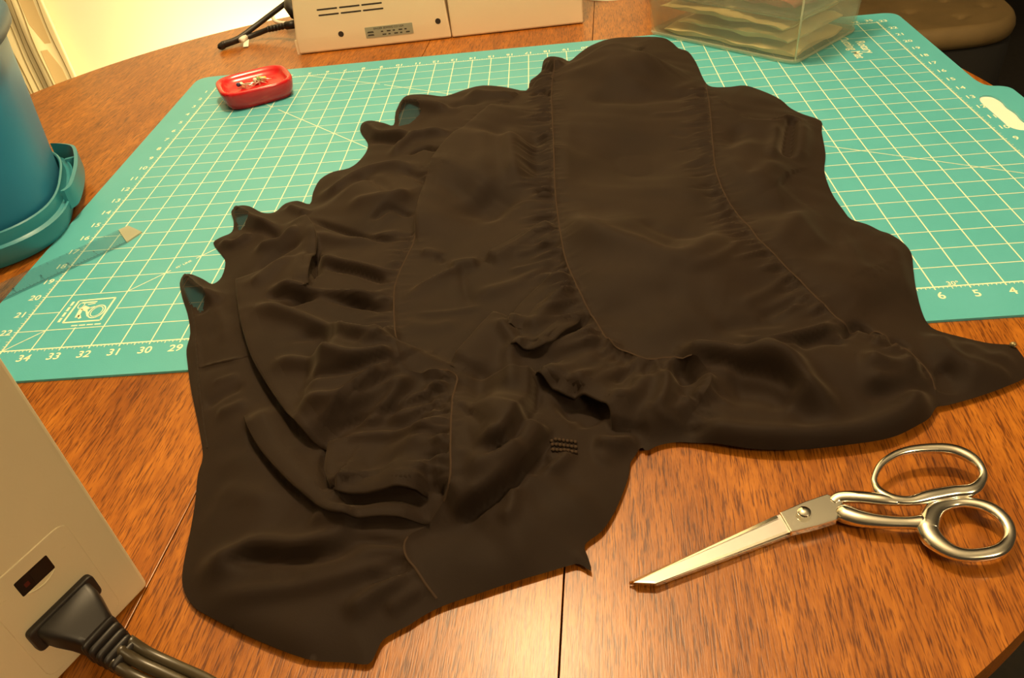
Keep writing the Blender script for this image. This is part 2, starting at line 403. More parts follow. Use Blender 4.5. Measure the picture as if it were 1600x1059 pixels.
# printed corner logo: framed rotary-cutter mark
g = MB()
fr_ = [(1.41, 1.37), (2.71, 1.37), (2.71, 2.66), (1.41, 2.62)]
for i in range(4): strip(g, fr_[i], fr_[(i + 1) % 4], .07)
c0 = np.array([2.36, 1.90])
def ring2(mb, c, rx, ry, w, n=28, z=PZ, a0=0, a1=2 * math.pi):
    V, F = [], []
    for i in range(n + 1):
        t = a0 + (a1 - a0) * i / n
        V += [(c[0] + (rx - w / 2) * math.cos(t), c[1] + (ry - w / 2) * math.sin(t), z), (c[0] + (rx + w / 2) * math.cos(t), c[1] + (ry + w / 2) * math.sin(t), z)]
    for i in range(n): F.append((2 * i, 2 * i + 1, 2 * i + 3, 2 * i + 2))
    mb.add(V, F)
ring2(g, c0, .27, .36, .045); ring2(g, c0, .19, .28, .03)
ring2(g, (1.62, 2.33), .10, .17, .03)
for a, b, w in [((1.72, 2.2), (1.98, 2.05), .22), ((1.72, 2.1), (1.78, 1.62), .14), ((1.80, 1.75), (1.92, 1.55), .10), ((1.95, 2.0), (2.15, 1.66), .07), ((1.6, 2.47), (2.12, 2.49), .07), ((1.85, 2.35), (2.10, 2.40), .05), ((2.0, 2.12), (2.16, 2.2), .06)]:
    strip(g, a, b, w, PZ + .001)
for k in range(4): strip(g, (1.23, 1.42 + k * .31), (1.23, 1.66 + k * .31), .09)
for k in range(4): strip(g, (1.80 + k * .27, 1.16), (2.02 + k * .27, 1.16), .06)
g.build('printed_logo', PRINT, cm, smooth=False)
def lettering(s_, size, pos, ang): g = MB(); text(g, s_, size, pos, ang); g.build('printed_lettering', PRINT, cm, smooth=False)
lettering('Rotary', .62, (33.32, 19.75), -math.pi / 2); lettering('Cutting Mat', .62, (32.72, 19.85), -math.pi / 2)
lettering('45\u00b0 LINE', .17, (4.5, 4.5), math.pi / 4); lettering('30\u00b0', .26, (29.6, .13), 0)
# white paper lying under the mat's hand hole
pp = ob('paper_scrap', *(lambda m: (m.v, m.f))(MB().prism(round_poly([(35.2, 9.2), (36.55, 9.3), (36.6, 13.25), (35.2, 13.3)], .1), TZ - .001, TZ + .008)), PAPERW, None, smooth=False,
        label='white paper scrap showing through the hand hole of the cutting mat', cat='paper')

# ------------------------------------------------------------------ the skirt: a crumpled garment as a draped surface
OUT = [(575,1037),(540,1034),(480,1030),(400,1000),(330,965),(300,945),(285,915),(286,882),(297,830),(305,780),(309,740),(317,712),(311,670),(303,630),(297,600),(293,570),(291,545),(297,520),(293,490),(285,465),(281,440),(288,428),(300,428),
       (318,436),(332,443),(346,432),(352,408),(344,395),(333,379),(345,370),(362,362),(365,345),(361,330),(372,321),(390,322),(410,332),(430,331),(445,318),(465,313),(484,318),(489,300),(500,280),(520,268),(545,262),(562,250),(573,235),(574,222),(563,205),(566,192),
       (580,188),(600,192),(615,195),(618,175),(628,155),(640,148),(665,147),(690,150),(705,147),(725,140),(755,133),(790,136),(822,141),(829,125),(845,112),(849,95),(860,88),(878,90),(890,95),(905,83),(925,70),(955,60),(1000,57),(1035,58),(1050,66),(1060,75),(1075,80),
       (1088,98),(1100,125),(1112,135),(1140,135),(1165,133),(1195,143),(1220,155),(1235,168),(1255,178),(1283,188),(1284,205),(1290,240),(1288,265),(1295,290),(1305,310),(1318,328),(1330,342),(1355,350),(1375,360),(1390,365),(1410,378),(1424,395),(1427,420),(1431,450),
       (1440,485),(1450,505),(1464,515),(1500,525),(1545,535),(1580,538),(1590,545),(1602,562),(1606,580),(1597,593),(1560,609),(1520,622),(1480,633),(1463,637),(1452,655),(1430,670),(1400,685),(1360,695),(1300,703),(1240,708),(1180,706),(1130,699),(1085,692),(1060,690),
       (1030,695),(1010,704),(1002,698),(992,712),(985,722),(983,740),(975,765),(960,800),(940,830),(914,850),(918,868),(924,891),(905,881),(890,883),(850,895),(800,910),(740,930),(692,946),(660,962),(640,975),(615,988),(597,1000),(588,1018)]
OUT_W = catmull([un2(x, y, 0.06) for x, y in OUT], 3, True)
OA = np.array(OUT_W)
# seams (pixels of the photograph; turned into places on the cloth below)
SEAMS = {
 'a': [(868,100),(862,140),(863,180),(865,230),(867,290),(872,340),(880,390),(893,430),(912,470),(932,505),(955,535),(985,553),(1015,563),(1045,560),(1075,562),(1100,572),(1112,592),(1098,622),(1076,655),(1062,688)],
 'b': [(1102,128),(1110,180),(1113,220),(1118,265),(1135,310),(1160,345),(1185,375),(1220,410),(1250,440),(1285,475),(1320,508),(1365,520),(1400,538),(1430,560),(1450,582),(1460,606),(1463,634)],
 'c': [(822,142),(790,163),(740,193),(700,230),(672,275),(655,325),(647,375),(622,430),(616,460),(617,510),(625,560),(645,582),(690,580),(714,590),(708,620),(705,660),(704,700),(703,750),(690,790),(672,818),(636,842),(634,868),(650,890),(670,920),(691,944)],
}
SK = []     # strokes: dict(px, kind, amp, w, ...)
def R(px, amp, w, w2=None, ts=.25, te=.25): SK.append(dict(px=px, k='R', amp=amp, w=w, w2=w2 or w, ts=ts, te=te))
def Lp(px, amp, ws, wl, ts=.12, te=.12, soft=False): SK.append(dict(px=px, k='L', amp=amp, w=ws, w2=wl, ts=ts, te=te, soft=soft))   # lip: high on the left of travel
# --- broad masses
R([(930,85),(985,84),(1040,96)], .85, 1.6, ts=.3, te=.3)
R([(700,300),(760,250),(810,210)], .55, 2.2)
R([(480,560),(560,540),(620,530)], .75, 1.9)
R([(900,330),(1000,400),(1120,400),(1230,440)], .55, 1.7)
R([(985,190),(1005,300)], -.50, 2.0, ts=.45, te=.45)
R([(600,690),(660,690),(740,660),(790,600)], .55, 1.4)
R([(1180,330),(1300,420),(1390,480)], .35, 1.5)
R([(1150,220),(1200,280),(1250,300)], .35, 1.2)
R([(1150,560),(1300,560),(1420,590)], .35, 1.0)
R([(530,290),(600,300),(640,330)], .40, 1.4)
R([(330,560),(360,620),(400,700)], .10, 1.2)
# --- upper hump and its valley
R([(872,119),(918,106),(961,112),(1001,133),(1030,150)], .16, .55)
R([(908,153),(1001,160),(1098,146)], -.20, .6)
R([(1050,150),(1085,128),(1100,118)], .10, .3)
R([(883,318),(926,349),(1001,372),(1069,390),(1123,365),(1159,350)], .30, .55)
R([(1000,340),(1040,365),(1120,362)], -.12, .35)
R([(1050,250),(1080,300),(1110,325)], .10, .5)
R([(900,430),(1000,470),(1100,500)], .12, .7)
R([(930,500),(1010,470),(1080,455)], -.14, .6)
R([(985,520),(1060,510),(1120,490)], .12, .5)
# --- right panel
Lp([(1238,178),(1205,185),(1159,178),(1116,150)], .16, .12, .9)
R([(1240,182),(1234,205),(1228,245)], -.75, .17, .20, .1, .25)
R([(1214,190),(1212,215),(1206,250)], .20, .25)
R([(1170,192),(1150,215),(1140,235)], -.14, .35)
R([(1258,190),(1256,220),(1248,255)], .20, .28)
R([(1130,245),(1172,272),(1230,252)], .14, .4)
R([(1205,392),(1222,360),(1266,326)], .12, .35)
R([(1240,420),(1300,380),(1330,350)], -.10, .5)
R([(1300,470),(1370,445),(1400,400)], .12, .5)
R([(1385,372),(1412,420),(1425,480)], .12, .3)
R([(1459,519),(1486,543),(1522,562),(1560,568)], .28, .35)
R([(1500,530),(1545,552),(1590,560)], .12, .3)
# --- left border of the middle panel
Lp([(649,380),(655,321),(672,275),(691,232),(738,192),(784,162)][::-1], .45, .20, 1.3)
R([(797,192),(802,248),(810,288),(822,296)], .22, .35)
R([(838,200),(838,250),(842,290)], -.32, .45)
R([(740,300),(800,335)], -.42, 1.0, ts=.4, te=.4)
Lp([(866,352),(832,356),(794,378),(755,407)], .26, .12, .5)
R([(700,418),(723,405),(752,412)], .22, .28)
R([(727,410),(724,440),(735,480)], -.07, .14)
R([(623,470),(680,435),(722,408)], .12, .25)
R([(735,470),(800,440),(866,418)], .16, .30)
R([(625,505),(680,508),(720,500)], .08, .25)
R([(655,395),(675,390),(690,405)], .14, .2)
R([(676,398),(684,404),(694,412)], -.09, .09)
Lp([(896,431),(851,444),(813,478),(792,503)], .26, .10, .45)
R([(905,452),(862,466),(832,500),(805,522)], .36, .30, .36)
Lp([(798,537),(825,547),(851,537),(885,517),(908,500)], .28, .11, .6, .12, .35)
R([(832,562),(881,528),(942,518)], .26, .35)
R([(835,585),(881,572),(942,548)], .16, .3)
R([(884,612),(942,580),(980,560)], .26, .28)
R([(942,632),(987,609),(1014,582)], .28, .26)
R([(905,600),(950,575),(990,565)], -.14, .15)
R([(990,650),(1030,622),(1040,580)], .34, .34)
# hollow at the curled end of the seam
R([(1048,570),(1062,592),(1082,600)], -.40, .28)
R([(1110,580),(1104,604),(1080,630)], .30, .22)
R([(1020,655),(1050,640),(1085,625)], .18, .2)
R([(1000,672),(1040,666),(1070,655)], .16, .2)
# --- big bridging fold low on the right
R([(1047,556),(1072,543),(1125,540),(1187,548),(1232,562),(1262,588),(1290,620),(1325,660)], .62, .42, .40, .15, .25)
R([(1131,522),(1187,527),(1219,523),(1281,512),(1322,506)], .34, .26)
R([(1110,512),(1170,510),(1240,500)], -.12, .25)
R([(1240,540),(1290,535),(1330,535)], -.22, .2)
R([(1312,531),(1337,521),(1369,526)], -.30, .12)
R([(1385,533),(1400,541),(1420,546)], -.18, .10)
R([(1340,556),(1390,560),(1440,572)], .30, .32)
R([(1344,600),(1406,590),(1450,580)], .26, .25)
R([(1340,620),(1400,612),(1445,600)], -.14, .18)
R([(1130,600),(1190,610),(1250,620)], -.30, .55)
R([(1075,680),(1156,676),(1240,682),(1310,680),(1370,668),(1422,640),(1452,610)], .62, .42, .42, .12, .12)
R([(1100,650),(1180,645),(1260,655)], .18, .5)
R([(1466,570),(1474,590),(1476,615)], -.30, .22)
R([(1500,590),(1540,588),(1580,580)], .22, .35)
# --- left panel: folds fanning into the gathered seam
R([(488,405),(548,410),(619,431)], .26, .24, .16)
R([(480,352),(548,372),(640,362)], .20, .30)
R([(478,340),(530,365),(589,378),(642,371)], -.22, .12)
R([(381,490),(401,476),(484,494),(548,508),(583,512),(617,507)], .36, .32, .24, .2, .12)
R([(413,452),(484,447),(560,452),(611,459)], .42, .26, .16)
R([(430,474),(490,476),(560,486),(612,482)], -.34, .20, .12)
R([(500,420),(560,428),(612,443)], -.24, .14, .1)
R([(417,566),(492,550),(548,546),(621,550)], .30, .30, .22, .2, .1)
R([(430,537),(500,526),(560,530),(618,530)], -.13, .20, .14)
R([(460,637),(528,609),(587,578),(632,573)], .32, .26, .14)
R([(470,605),(540,585),(590,565),(628,562)], -.22, .18, .1)
R([(488,665),(548,638),(600,605),(640,582)], .30, .22, .12)
R([(555,674),(600,632),(647,584)], .26, .20, .12)
R([(520,655),(570,628),(620,592)], -.14, .10)
Lp([(478,445),(486,415),(492,380),(488,355),(474,338)], .30, .09, .7)
R([(505,395),(498,415),(492,436)], -.35, .2)
Lp([(373,436),(378,490),(388,528),(403,570),(424,606),(450,645),(480,680),(512,706)], .40, .11, 2.6, .08, .08)
R([(388,450),(420,420),(460,400)], .20, .3)
R([(395,390),(430,372),(470,350)], .26, .3)
R([(400,425),(440,400),(480,370)], -.16, .2)
# hem frills at the left edge
R([(288,436),(300,445),(325,455),(352,468)], .42, .22, .30, .05, .3)
R([(300,455),(312,470),(318,490)], -.16, .2)
R([(366,330),(385,332),(410,345),(440,360)], .45, .22, .3, .05, .3)
R([(340,380),(365,375),(395,362)], .22, .2)
R([(395,350),(420,362),(440,372)], -.18, .18)
R([(448,322),(470,325),(482,335)], .20, .2)
R([(300,505),(308,560),(312,620),(322,690)], .07, .07)
R([(310,572),(340,566),(380,560)], .07, .10)
R([(315,640),(350,620),(385,600)], -.12, .2)
R([(335,650),(365,632),(390,625)], .12, .2)
# frills along the far edge
R([(568,198),(590,205),(625,202),(660,205)], .36, .22, .3, .05, .3)
R([(575,220),(600,218),(635,215)], -.20, .22)
R([(626,165),(645,155),(680,158),(720,175)], .40, .3, .4, .05, .3)
R([(725,148),(770,142),(815,148)], .26, .4)
R([(690,180),(720,165),(760,160)], -.16, .3)
R([(487,308),(523,288),(566,261),(612,250),(660,262)], .30, .35)
R([(612,246),(625,219),(658,202),(711,207)], .28, .25)
R([(635,243),(665,238),(688,234)], -.24, .12)
R([(625,260),(655,280),(675,275)], -.18, .2)
R([(576,346),(612,330),(650,334)], -.20, .16)
R([(540,320),(600,300),(650,300)], .18, .3)
R([(545,270),(590,285),(620,310)], -.14, .25)
R([(832,132),(850,120),(866,125)], .30, .28)
R([(848,100),(862,95),(884,100)], .36, .28)
R([(828,150),(846,148),(864,150)], -.26, .14)
R([(838,112),(852,108),(866,112)], -.2, .12)
# --- lower flap (front of the bundle)
Lp([(519,770),(569,777),(615,768),(669,779)], .24, .09, 1.1, .05, .1)
Lp([(519,691),(513,725),(519,766)], .28, .08, .9, .1, .05)
R([(520,692),(555,679),(627,671),(698,667)], .20, .22, .12)
R([(560,740),(620,715),(690,700)], -.14, .3)
R([(600,760),(650,735),(698,725)], .14, .2)
R([(600,660),(650,640),(700,625)], .22, .2, .12)
R([(610,640),(655,615),(705,602)], .22, .2, .12)
R([(640,655),(670,642),(702,640)], -.16, .1)
R([(660,590),(690,580),(712,592)], .16, .18)
Lp([(672,822),(640,812),(600,806),(560,808),(519,795),(486,776),(449,747),(407,698),(382,650)][::-1], .26, .10, .8, .1, .1)
R([(395,628),(430,690),(480,750),(540,790)], .12, .3)
R([(484,806),(519,800),(561,812)], .22, .2)
R([(295,893),(353,868),(407,856),(465,862),(519,842),(569,822)], .34, .35)
R([(330,885),(400,878),(465,880),(520,865),(575,838)], -.30, .22)
R([(312,935),(395,921),(519,900),(632,872)], .16, .28, .14)
R([(536,968),(577,926),(646,900)], .22, .25, .14)
R([(600,960),(640,930),(668,920)], .12, .18, .1)
R([(560,900),(610,905),(648,892)], -.10, .18, .1)
R([(300,945),(400,985),(520,1015)], .12, .5)
R([(310,800),(380,800),(440,820)], .10, .6)
R([(350,700),(400,760),(400,800)], .08, .6)
# drape right of the flap seam
Lp([(832,580),(829,631),(790,672),(735,700)][::-1], .40, .20, 1.2, .15, .05, True)
Lp([(700,569),(738,528),(776,494)][::-1], .30, .12, .8, .05, .2)
R([(776,496),(800,520),(815,560)], .26, .25)
R([(790,530),(798,570),(796,610)], .16, .22)
R([(750,560),(752,610),(740,640)], -.22, .3)
R([(712,640),(740,645),(770,668)], -.12, .2)
Lp([(706,812),(775,757),(827,714),(858,666)], .36, .20, 1.1, .1, .1, True)
R([(720,730),(770,710),(815,680)], .20, .35)
R([(803,753),(797,790),(779,816)], .16, .18)
R([(870,645),(905,650),(935,665)], -.35, .42)
Lp([(957,674),(953,637),(917,627),(880,616),(836,585)][::-1], .36, .12, .7, .05, .1)
R([(925,690),(960,683),(1000,690)], .30, .20)
R([(930,720),(960,700),(985,705)], .14, .25)
R([(862,712),(850,728),(830,742)], -.16, .12)
R([(895,706),(870,722),(850,736)], .14, .14)
R([(760,850),(850,800),(920,760)], .16, .9)
R([(640,830),(700,830),(760,800)], -.12, .35)
R([(895,870),(910,872),(920,885)], .06, .2)

R([(640,455),(690,425),(720,412)], .10, .10); R([(640,490),(700,486),(760,478)], .07, .12)
R([(800,398),(840,385),(868,372)], .12, .14, .08); R([(790,425),(840,410),(882,398)], .12, .16, .08); R([(815,440),(860,425),(890,418)], -.10, .08, .06)
R([(905,540),(945,530),(975,545)], .14, .14, .08); R([(955,600),(990,580),(1005,566)], -.12, .10, .06); R([(1015,640),(1040,612),(1050,590)], .16, .16)
R([(1150,480),(1200,452),(1232,430)], .10, .22, .1); R([(1180,500),(1230,482),(1275,470)], -.12, .2, .1); R([(1060,420),(1120,400),(1170,372)], .10, .25, .12)
R([(1010,180),(1060,175),(1105,165)], .08, .2); R([(1040,205),(1075,215),(1108,210)], -.08, .18); R([(1230,330),(1262,352),(1290,390)], .08, .3); R([(1310,350),(1335,395),(1350,430)], .07, .25)
R([(760,200),(752,250),(765,290)], .10, .4); R([(890,180),(886,240),(888,300)], .06, .3)
R([(450,900),(530,880),(600,862)], .10, .2); R([(700,860),(760,880),(850,870)], .08, .5); R([(820,780),(860,770),(900,740)], -.08, .4); R([(720,780),(760,770),(800,740)], .12, .2)
R([(330,470),(345,500),(350,540)], .07, .2); R([(330,600),(350,590),(375,585)], .07, .12); R([(340,760),(390,770),(430,790)], .06, .3)
# --- tight creases under the overlapping folds
for px, a_, w_ in [([(381,500),(398,560),(420,608),(446,650),(476,686),(510,714)], -.20, .08), ([(521,779),(569,786),(615,777),(669,787)], -.26, .09), ([(511,700),(508,735),(514,772)], -.18, .07),
                   ([(384,664),(405,705),(445,753),(484,783)], -.18, .08), ([(340,880),(400,873),(465,877),(515,862)], -.16, .10), ([(839,592),(835,640),(800,682),(745,712)], -.24, .09),
                   ([(867,670),(836,722),(781,766),(714,822)], -.24, .09), ([(838,593),(880,623),(917,633),(950,643)], -.24, .08), ([(802,543),(825,553),(853,543),(892,519),(928,487)], -.24, .09),
                   ([(800,507),(820,484),(855,451),(896,441)], -.20, .08), ([(757,412),(796,382),(834,360),(866,356)], -.16, .08), ([(1130,537),(1187,539),(1232,535),(1290,523),(1325,515)], -.16, .10),
                   ([(1078,562),(1130,562),(1190,570),(1230,588),(1262,616)], -.22, .12), ([(1118,153),(1159,182),(1205,188),(1236,182)], -.08, .06), ([(414,462),(450,470),(500,474)], -.16, .12),
                   ([(524,676),(556,664),(610,640),(640,612)], -.12, .07), ([(600,650),(650,628),(700,614)], -.10, .06), ([(640,682),(670,676),(700,674)], -.10, .06), ([(496,395),(494,420),(488,440)], -.2, .08)]:
    R(px, a_, w_, ts=.2, te=.2)

def seg_dist(P, A, B):
    d = B - A; L2 = (d * d).sum() + 1e-12
    t = np.clip(((P - A) @ d) / L2, 0, 1); q = P - (A + t[:, None] * d)
    return np.hypot(q[:, 0], q[:, 1]), t, d[0] * (P[:, 1] - A[1]) - d[1] * (P[:, 0] - A[0])
def sstep(x): x = np.clip(x, 0, 1); return x * x * (3 - 2 * x)
def poly_eval(P, W, reach):
    """nearest distance, parameter 0..1 and side of points P to polyline W; only points within reach"""
    lo, hi = W.min(0) - reach, W.max(0) + reach
    idx = np.nonzero((P[:, 0] > lo[0]) & (P[:, 0] < hi[0]) & (P[:, 1] > lo[1]) & (P[:, 1] < hi[1]))[0]
    if len(idx) == 0: return idx, None, None, None
    Q = P[idx]; best = np.full(len(Q), 1e9); tt = np.zeros(len(Q)); sg = np.zeros(len(Q))
    ln = np.hypot(*(W[1:] - W[:-1]).T); cum = np.r_[0, np.cumsum(ln)]; tot = cum[-1] + 1e-9
    for i in range(len(W) - 1):
        d, t, s_ = seg_dist(Q, W[i], W[i + 1]); m = d < best
        best[m] = d[m]; tt[m] = (cum[i] + t[m] * ln[i]) / tot; sg[m] = s_[m]
    return idx, best, tt, np.sign(sg)
def edge_dist(P):
    best = np.full(len(P), 1e9); n = len(OA)
    for i in range(n):
        d, _, _ = seg_dist(P, OA[i], OA[(i + 1) % n]); best = np.minimum(best, d)
    return best
def stroke_h(P, Z, s):
    w, w2 = s['w'], s['w2']
    if s['k'] == 'R':
        idx, d, t, sg = poly_eval(P, s['W'], 2.6 * max(w, w2))
        if len(idx) == 0: return
        ww = w + (w2 - w) * t; h = s['amp'] * np.exp(-(d / ww) ** 2)
    else:
        idx, d, t, sg = poly_eval(P, s['W'], 2.4 * w2)
        if len(idx) == 0: return
        sd = d * sg; h = s['amp'] * sstep((sd + w) / (1.5 * w)) * np.exp(-(np.maximum(sd - .1, 0) / w2) ** 2)
    ts, te = s['ts'], s['te']
    Z[idx] += h * sstep(t / ts + .02) * sstep((1 - t) / te + .02)
def height(P, strokes, ed=None):
    ed = edge_dist(P) if ed is None else ed
    Z = np.zeros(len(P))
    for s in strokes: stroke_h(P, Z, s)
    x, y = P[:, 0], P[:, 1]
    Z += .035 * np.sin(x * 1.3 + 1.7 * np.sin(y * .7)) * np.sin(y * 1.1 + 1.3 * np.sin(x * .6)) + .018 * np.sin(x * 2.9 + y * 1.7 + 2 * np.sin(y)) * np.sin(y * 2.3 - x)
    base = .46 * (1 - np.exp(-ed / 1.7))
    near = 1 - np.exp(-(ed / .28))                    # strokes fade out at the very edge
    z = .05 + base + Z * (.22 + .78 * near)
    return np.maximum(z, .035 + .03 * near)
for s in SK: s['z'] = np.full(len(s['px']), .6)
for it in range(5):
    for s in SK:
        c = [un2(p[0], p[1], z) for p, z in zip(s['px'], s['z'])]
        s['C'] = np.array(c); s['W'] = np.array(catmull(c, 4))
    allp = np.concatenate([s['C'] for s in SK]); hz = height(allp, SK); k = 0
    for s in SK:
        n = len(s['px']); s['z'] = .35 * s['z'] + .65 * np.clip(hz[k:k + n], 0.03, 2.2); k += n
# seams on the surface
SW = {}
for nm, px in SEAMS.items():
    z = np.full(len(px), .6)
    for it in range(6):
        c = np.array([un2(p[0], p[1], zz) for p, zz in zip(px, z)]); z = .3 * z + .7 * np.clip(height(c, SK), .03, 2.2)
        z[0] = min(z[0], .1) if it < 9 else z[0]; z[-1] = min(z[-1], .08)
    SW[nm] = np.array(catmull(c, 5))
GS = []     # gathers along the seams
def gathers(W, a, b, side, step, Lr, ar, tilt=0.0, wr=(.045, .11)):
    ln = np.hypot(*(W[1:] - W[:-1]).T); cum = np.r_[0, np.cumsum(ln)]; s = a * cum[-1]
    while s < b * cum[-1]:
        i = min(np.searchsorted(cum, s) - 1, len(W) - 2); i = max(i, 0); t = (s - cum[i]) / (ln[i] + 1e-9); p = W[i] + (W[i + 1] - W[i]) * t
        d = (W[i + 1] - W[i]) / (ln[i] + 1e-9); nrm = np.array([-d[1], d[0]]) * side
        an = tilt + rnd.uniform(-.17, .17); c_, s_ = math.cos(an), math.sin(an); nv = np.array([nrm[0] * c_ - nrm[1] * s_, nrm[0] * s_ + nrm[1] * c_])
        Ln = rnd.uniform(*Lr); bend = rnd.uniform(-.15, .15) * Ln * d
        Wp = np.array(catmull([p + nv * .02, p + nv * Ln * .35 + bend * .4, p + nv * Ln * .7 + bend * .8, p + nv * Ln + bend], 2))
        GS.append(dict(k='R', W=Wp, amp=rnd.choice((1, 1, -1)) * rnd.uniform(*ar) * 1.15, w=wr[0], w2=wr[1] * rnd.uniform(.8, 1.6), ts=.14, te=.75))
        s += step * rnd.uniform(.6, 1.4)
# travelling down each seam the gathered cloth lies on its right-hand (left in the photo) side
gathers(SW['a'], .02, .81, -1, .24, (.6, 2.0), (.05, .15), .12); gathers(SW['a'], .05, .80, 1, .5, (.3, .9), (.015, .04))
gathers(SW['a'], .81, .91, -1, .20, (.4, 1.2), (.05, .13)); gathers(SW['a'], .94, .99, -1, .18, (.4, .9), (.05, .11)); gathers(SW['a'], .94, .99, 1, .2, (.4, .9), (.05, .11))
gathers(SW['b'], .05, .83, -1, .27, (.5, 1.7), (.05, .13), .18); gathers(SW['b'], .05, .8, 1, .6, (.3, .9), (.015, .04)); gathers(SW['b'], .86, .96, -1, .20, (.4, 1.1), (.06, .14), .2)
gathers(SW['c'], .46, .69, -1, .20, (.5, 1.3), (.04, .10)); gathers(SW['c'], .47, .68, 1, .5, (.3, 1.0), (.015, .04)); gathers(SW['c'], .755, .90, -1, .18, (.5, 1.5), (.05, .14)); gathers(SW['c'], .76, .9, 1, .4, (.2, .6), (.015, .04))
gathers(SW['c'], .945, .995, -1, .19, (.6, 1.7), (.05, .13)); gathers(SW['c'], .03, .34, -1, .6, (.4, 1.0), (.03, .07))
for nm, (a, b) in {'a': (0, 1), 'b': (0, 1), 'c': (.3, 1)}.items():
    W = SW[nm]; n = len(W); GS.append(dict(k='R', W=W[int(a * n):], amp=.045, w=.06, w2=.06, ts=.03, te=.03))
ALL = SK + GS
# mesh: constrained triangulation of the outline and the seams over a fine point lattice
def inside(P, poly):
    x, y = P[:, 0], P[:, 1]; c = np.zeros(len(P), bool); n = len(poly)
    for i in range(n):
        x0, y0 = poly[i]; x1, y1 = poly[(i + 1) % n]
        if y0 == y1: continue
        c ^= ((y0 > y) != (y1 > y)) & (x < (x1 - x0) * (y - y0) / (y1 - y0) + x0)
    return c
STEP = .098
lo, hi = OA.min(0), OA.max(0); pts = []
yy = np.arange(lo[1], hi[1], STEP * .866)
for k, y in enumerate(yy): 
    x = np.arange(lo[0] + (STEP / 2 if k % 2 else 0), hi[0], STEP); pts.append(np.c_[x, np.full(len(x), y)])
pts = np.concatenate(pts); pts = pts[inside(pts, OA)]; pts = pts[edge_dist(pts) > STEP * .55]
near_seam = np.zeros(len(pts), bool)
for W in SW.values():
    idx, d, _, _ = poly_eval(pts, W, .3); near_seam[idx[d < STEP * .45]] = True
pts = pts[~near_seam]
def resample(W, st, closed=False):
    W = np.vstack([W, W[:1]]) if closed else W
    ln = np.hypot(*(W[1:] - W[:-1]).T); cum = np.r_[0, np.cumsum(ln)]; n = max(2, int(cum[-1] / st)); s = np.linspace(0, cum[-1], n + 1)
    r = np.c_[np.interp(s, cum, W[:, 0]), np.interp(s, cum, W[:, 1])]; return r[:-1] if closed else r
ol = resample(OA, STEP, True); vs = [tuple(p) for p in ol]; no = len(vs); es = [(i, (i + 1) % no) for i in range(no)]
seam_edges_from = len(es)
for W in SW.values():
    r = resample(W, STEP); keep = inside(r, OA) & (edge_dist(r) > STEP * .4); r = r[keep]
    def nearest(p): return int(np.argmin(np.hypot(ol[:, 0] - p[0], ol[:, 1] - p[1])))
    ids = [nearest(r[0])] + list(range(len(vs), len(vs) + len(r))) + [nearest(r[-1])]
    vs += [tuple(p) for p in r]; es += [(ids[i], ids[i + 1]) for i in range(len(ids) - 1)]
vs += [tuple(p) for p in pts]
res = delaunay_2d_cdt([Vector(v) for v in vs], es, [], 1, 1e-5, True)
P2 = np.array([(v.x, v.y) for v in res[0]]); E2 = res[1]; T2 = np.array([tuple(f) for f in res[2] if len(f) == 3])
tc_ = P2[T2].mean(1); T2 = T2[inside(tc_, OA)]; tc_ = P2[T2].mean(1)
ZS = height(P2, ALL)
cons = set()
for e, o in zip(E2, res[4]):
    if len(o): cons.add((min(e[0], e[1]), max(e[0], e[1])))
emap = {}
for ti, t in enumerate(T2.tolist()):
    for a, b in ((t[0], t[1]), (t[1], t[2]), (t[2], t[0])):
        k = (a, b) if a < b else (b, a)
        if k not in cons: emap.setdefault(k, []).append(ti)
adj = [[] for _ in range(len(T2))]
for l in emap.values():
    if len(l) == 2: adj[l[0]].append(l[1]); adj[l[1]].append(l[0])
comp = np.full(len(T2), -1); nc = 0; sizes = []
for s0 in range(len(T2)):
    if comp[s0] >= 0: continue
    st = [s0]; comp[s0] = nc; cnt = 0
    while st:
        q = st.pop(); cnt += 1
        for r in adj[q]:
            if comp[r] < 0: comp[r] = nc; st.append(r)
    sizes.append(cnt); nc += 1
skirt = thing('ruffled_skirt', 'crumpled black-brown chiffon garment with gathered seams spread over mat and table', 'garment', (19, 3, 0))
# sheer single-layer spots of the hem frill
SHP = [[(284,440),(296,436),(316,450),(324,468),(310,480),(294,468)], [(366,332),(384,326),(398,336),(392,350),(372,356)], [(622,172),(638,154),(652,160),(658,178),(640,192),(622,194)]]
sheer = np.zeros(len(T2), bool)
sheer_sets = []
for poly in SHP:
    q = np.array([un2(x, y, .25) for x, y in poly]); ms = inside(tc_, q); sheer_sets.append(ms); sheer |= ms
def sub_mesh(name, sel, m, label=None, parent=skirt):
    t = T2[sel]; u, inv = np.unique(t, return_inverse=True); inv = inv.reshape(-1, 3)
    a = P2[t[0]]; ccw = (a[1] - a[0])[0] * (a[2] - a[0])[1] - (a[1] - a[0])[1] * (a[2] - a[0])[0] > 0
    if not ccw: inv = inv[:, ::-1]
    return ob(name, np.c_[P2[u], ZS[u]], inv.tolist(), m, parent, label=label)
big = [i for i in range(nc) if sizes[i] > 300]
bt = np.nonzero(np.isin(comp, big))[0]
for k in np.nonzero(~np.isin(comp, big))[0]:       # slivers at the seam ends join the nearest panel
    comp[k] = comp[bt[np.argmin(np.hypot(*(tc_[bt] - tc_[k]).T))]]
for c in big: sub_mesh('fabric_panel', (comp == c) & ~sheer, CLOTH)
for ms in sheer_sets: sub_mesh('sheer_hem', ms, SHEER, 'see-through single layer of the hem frill')
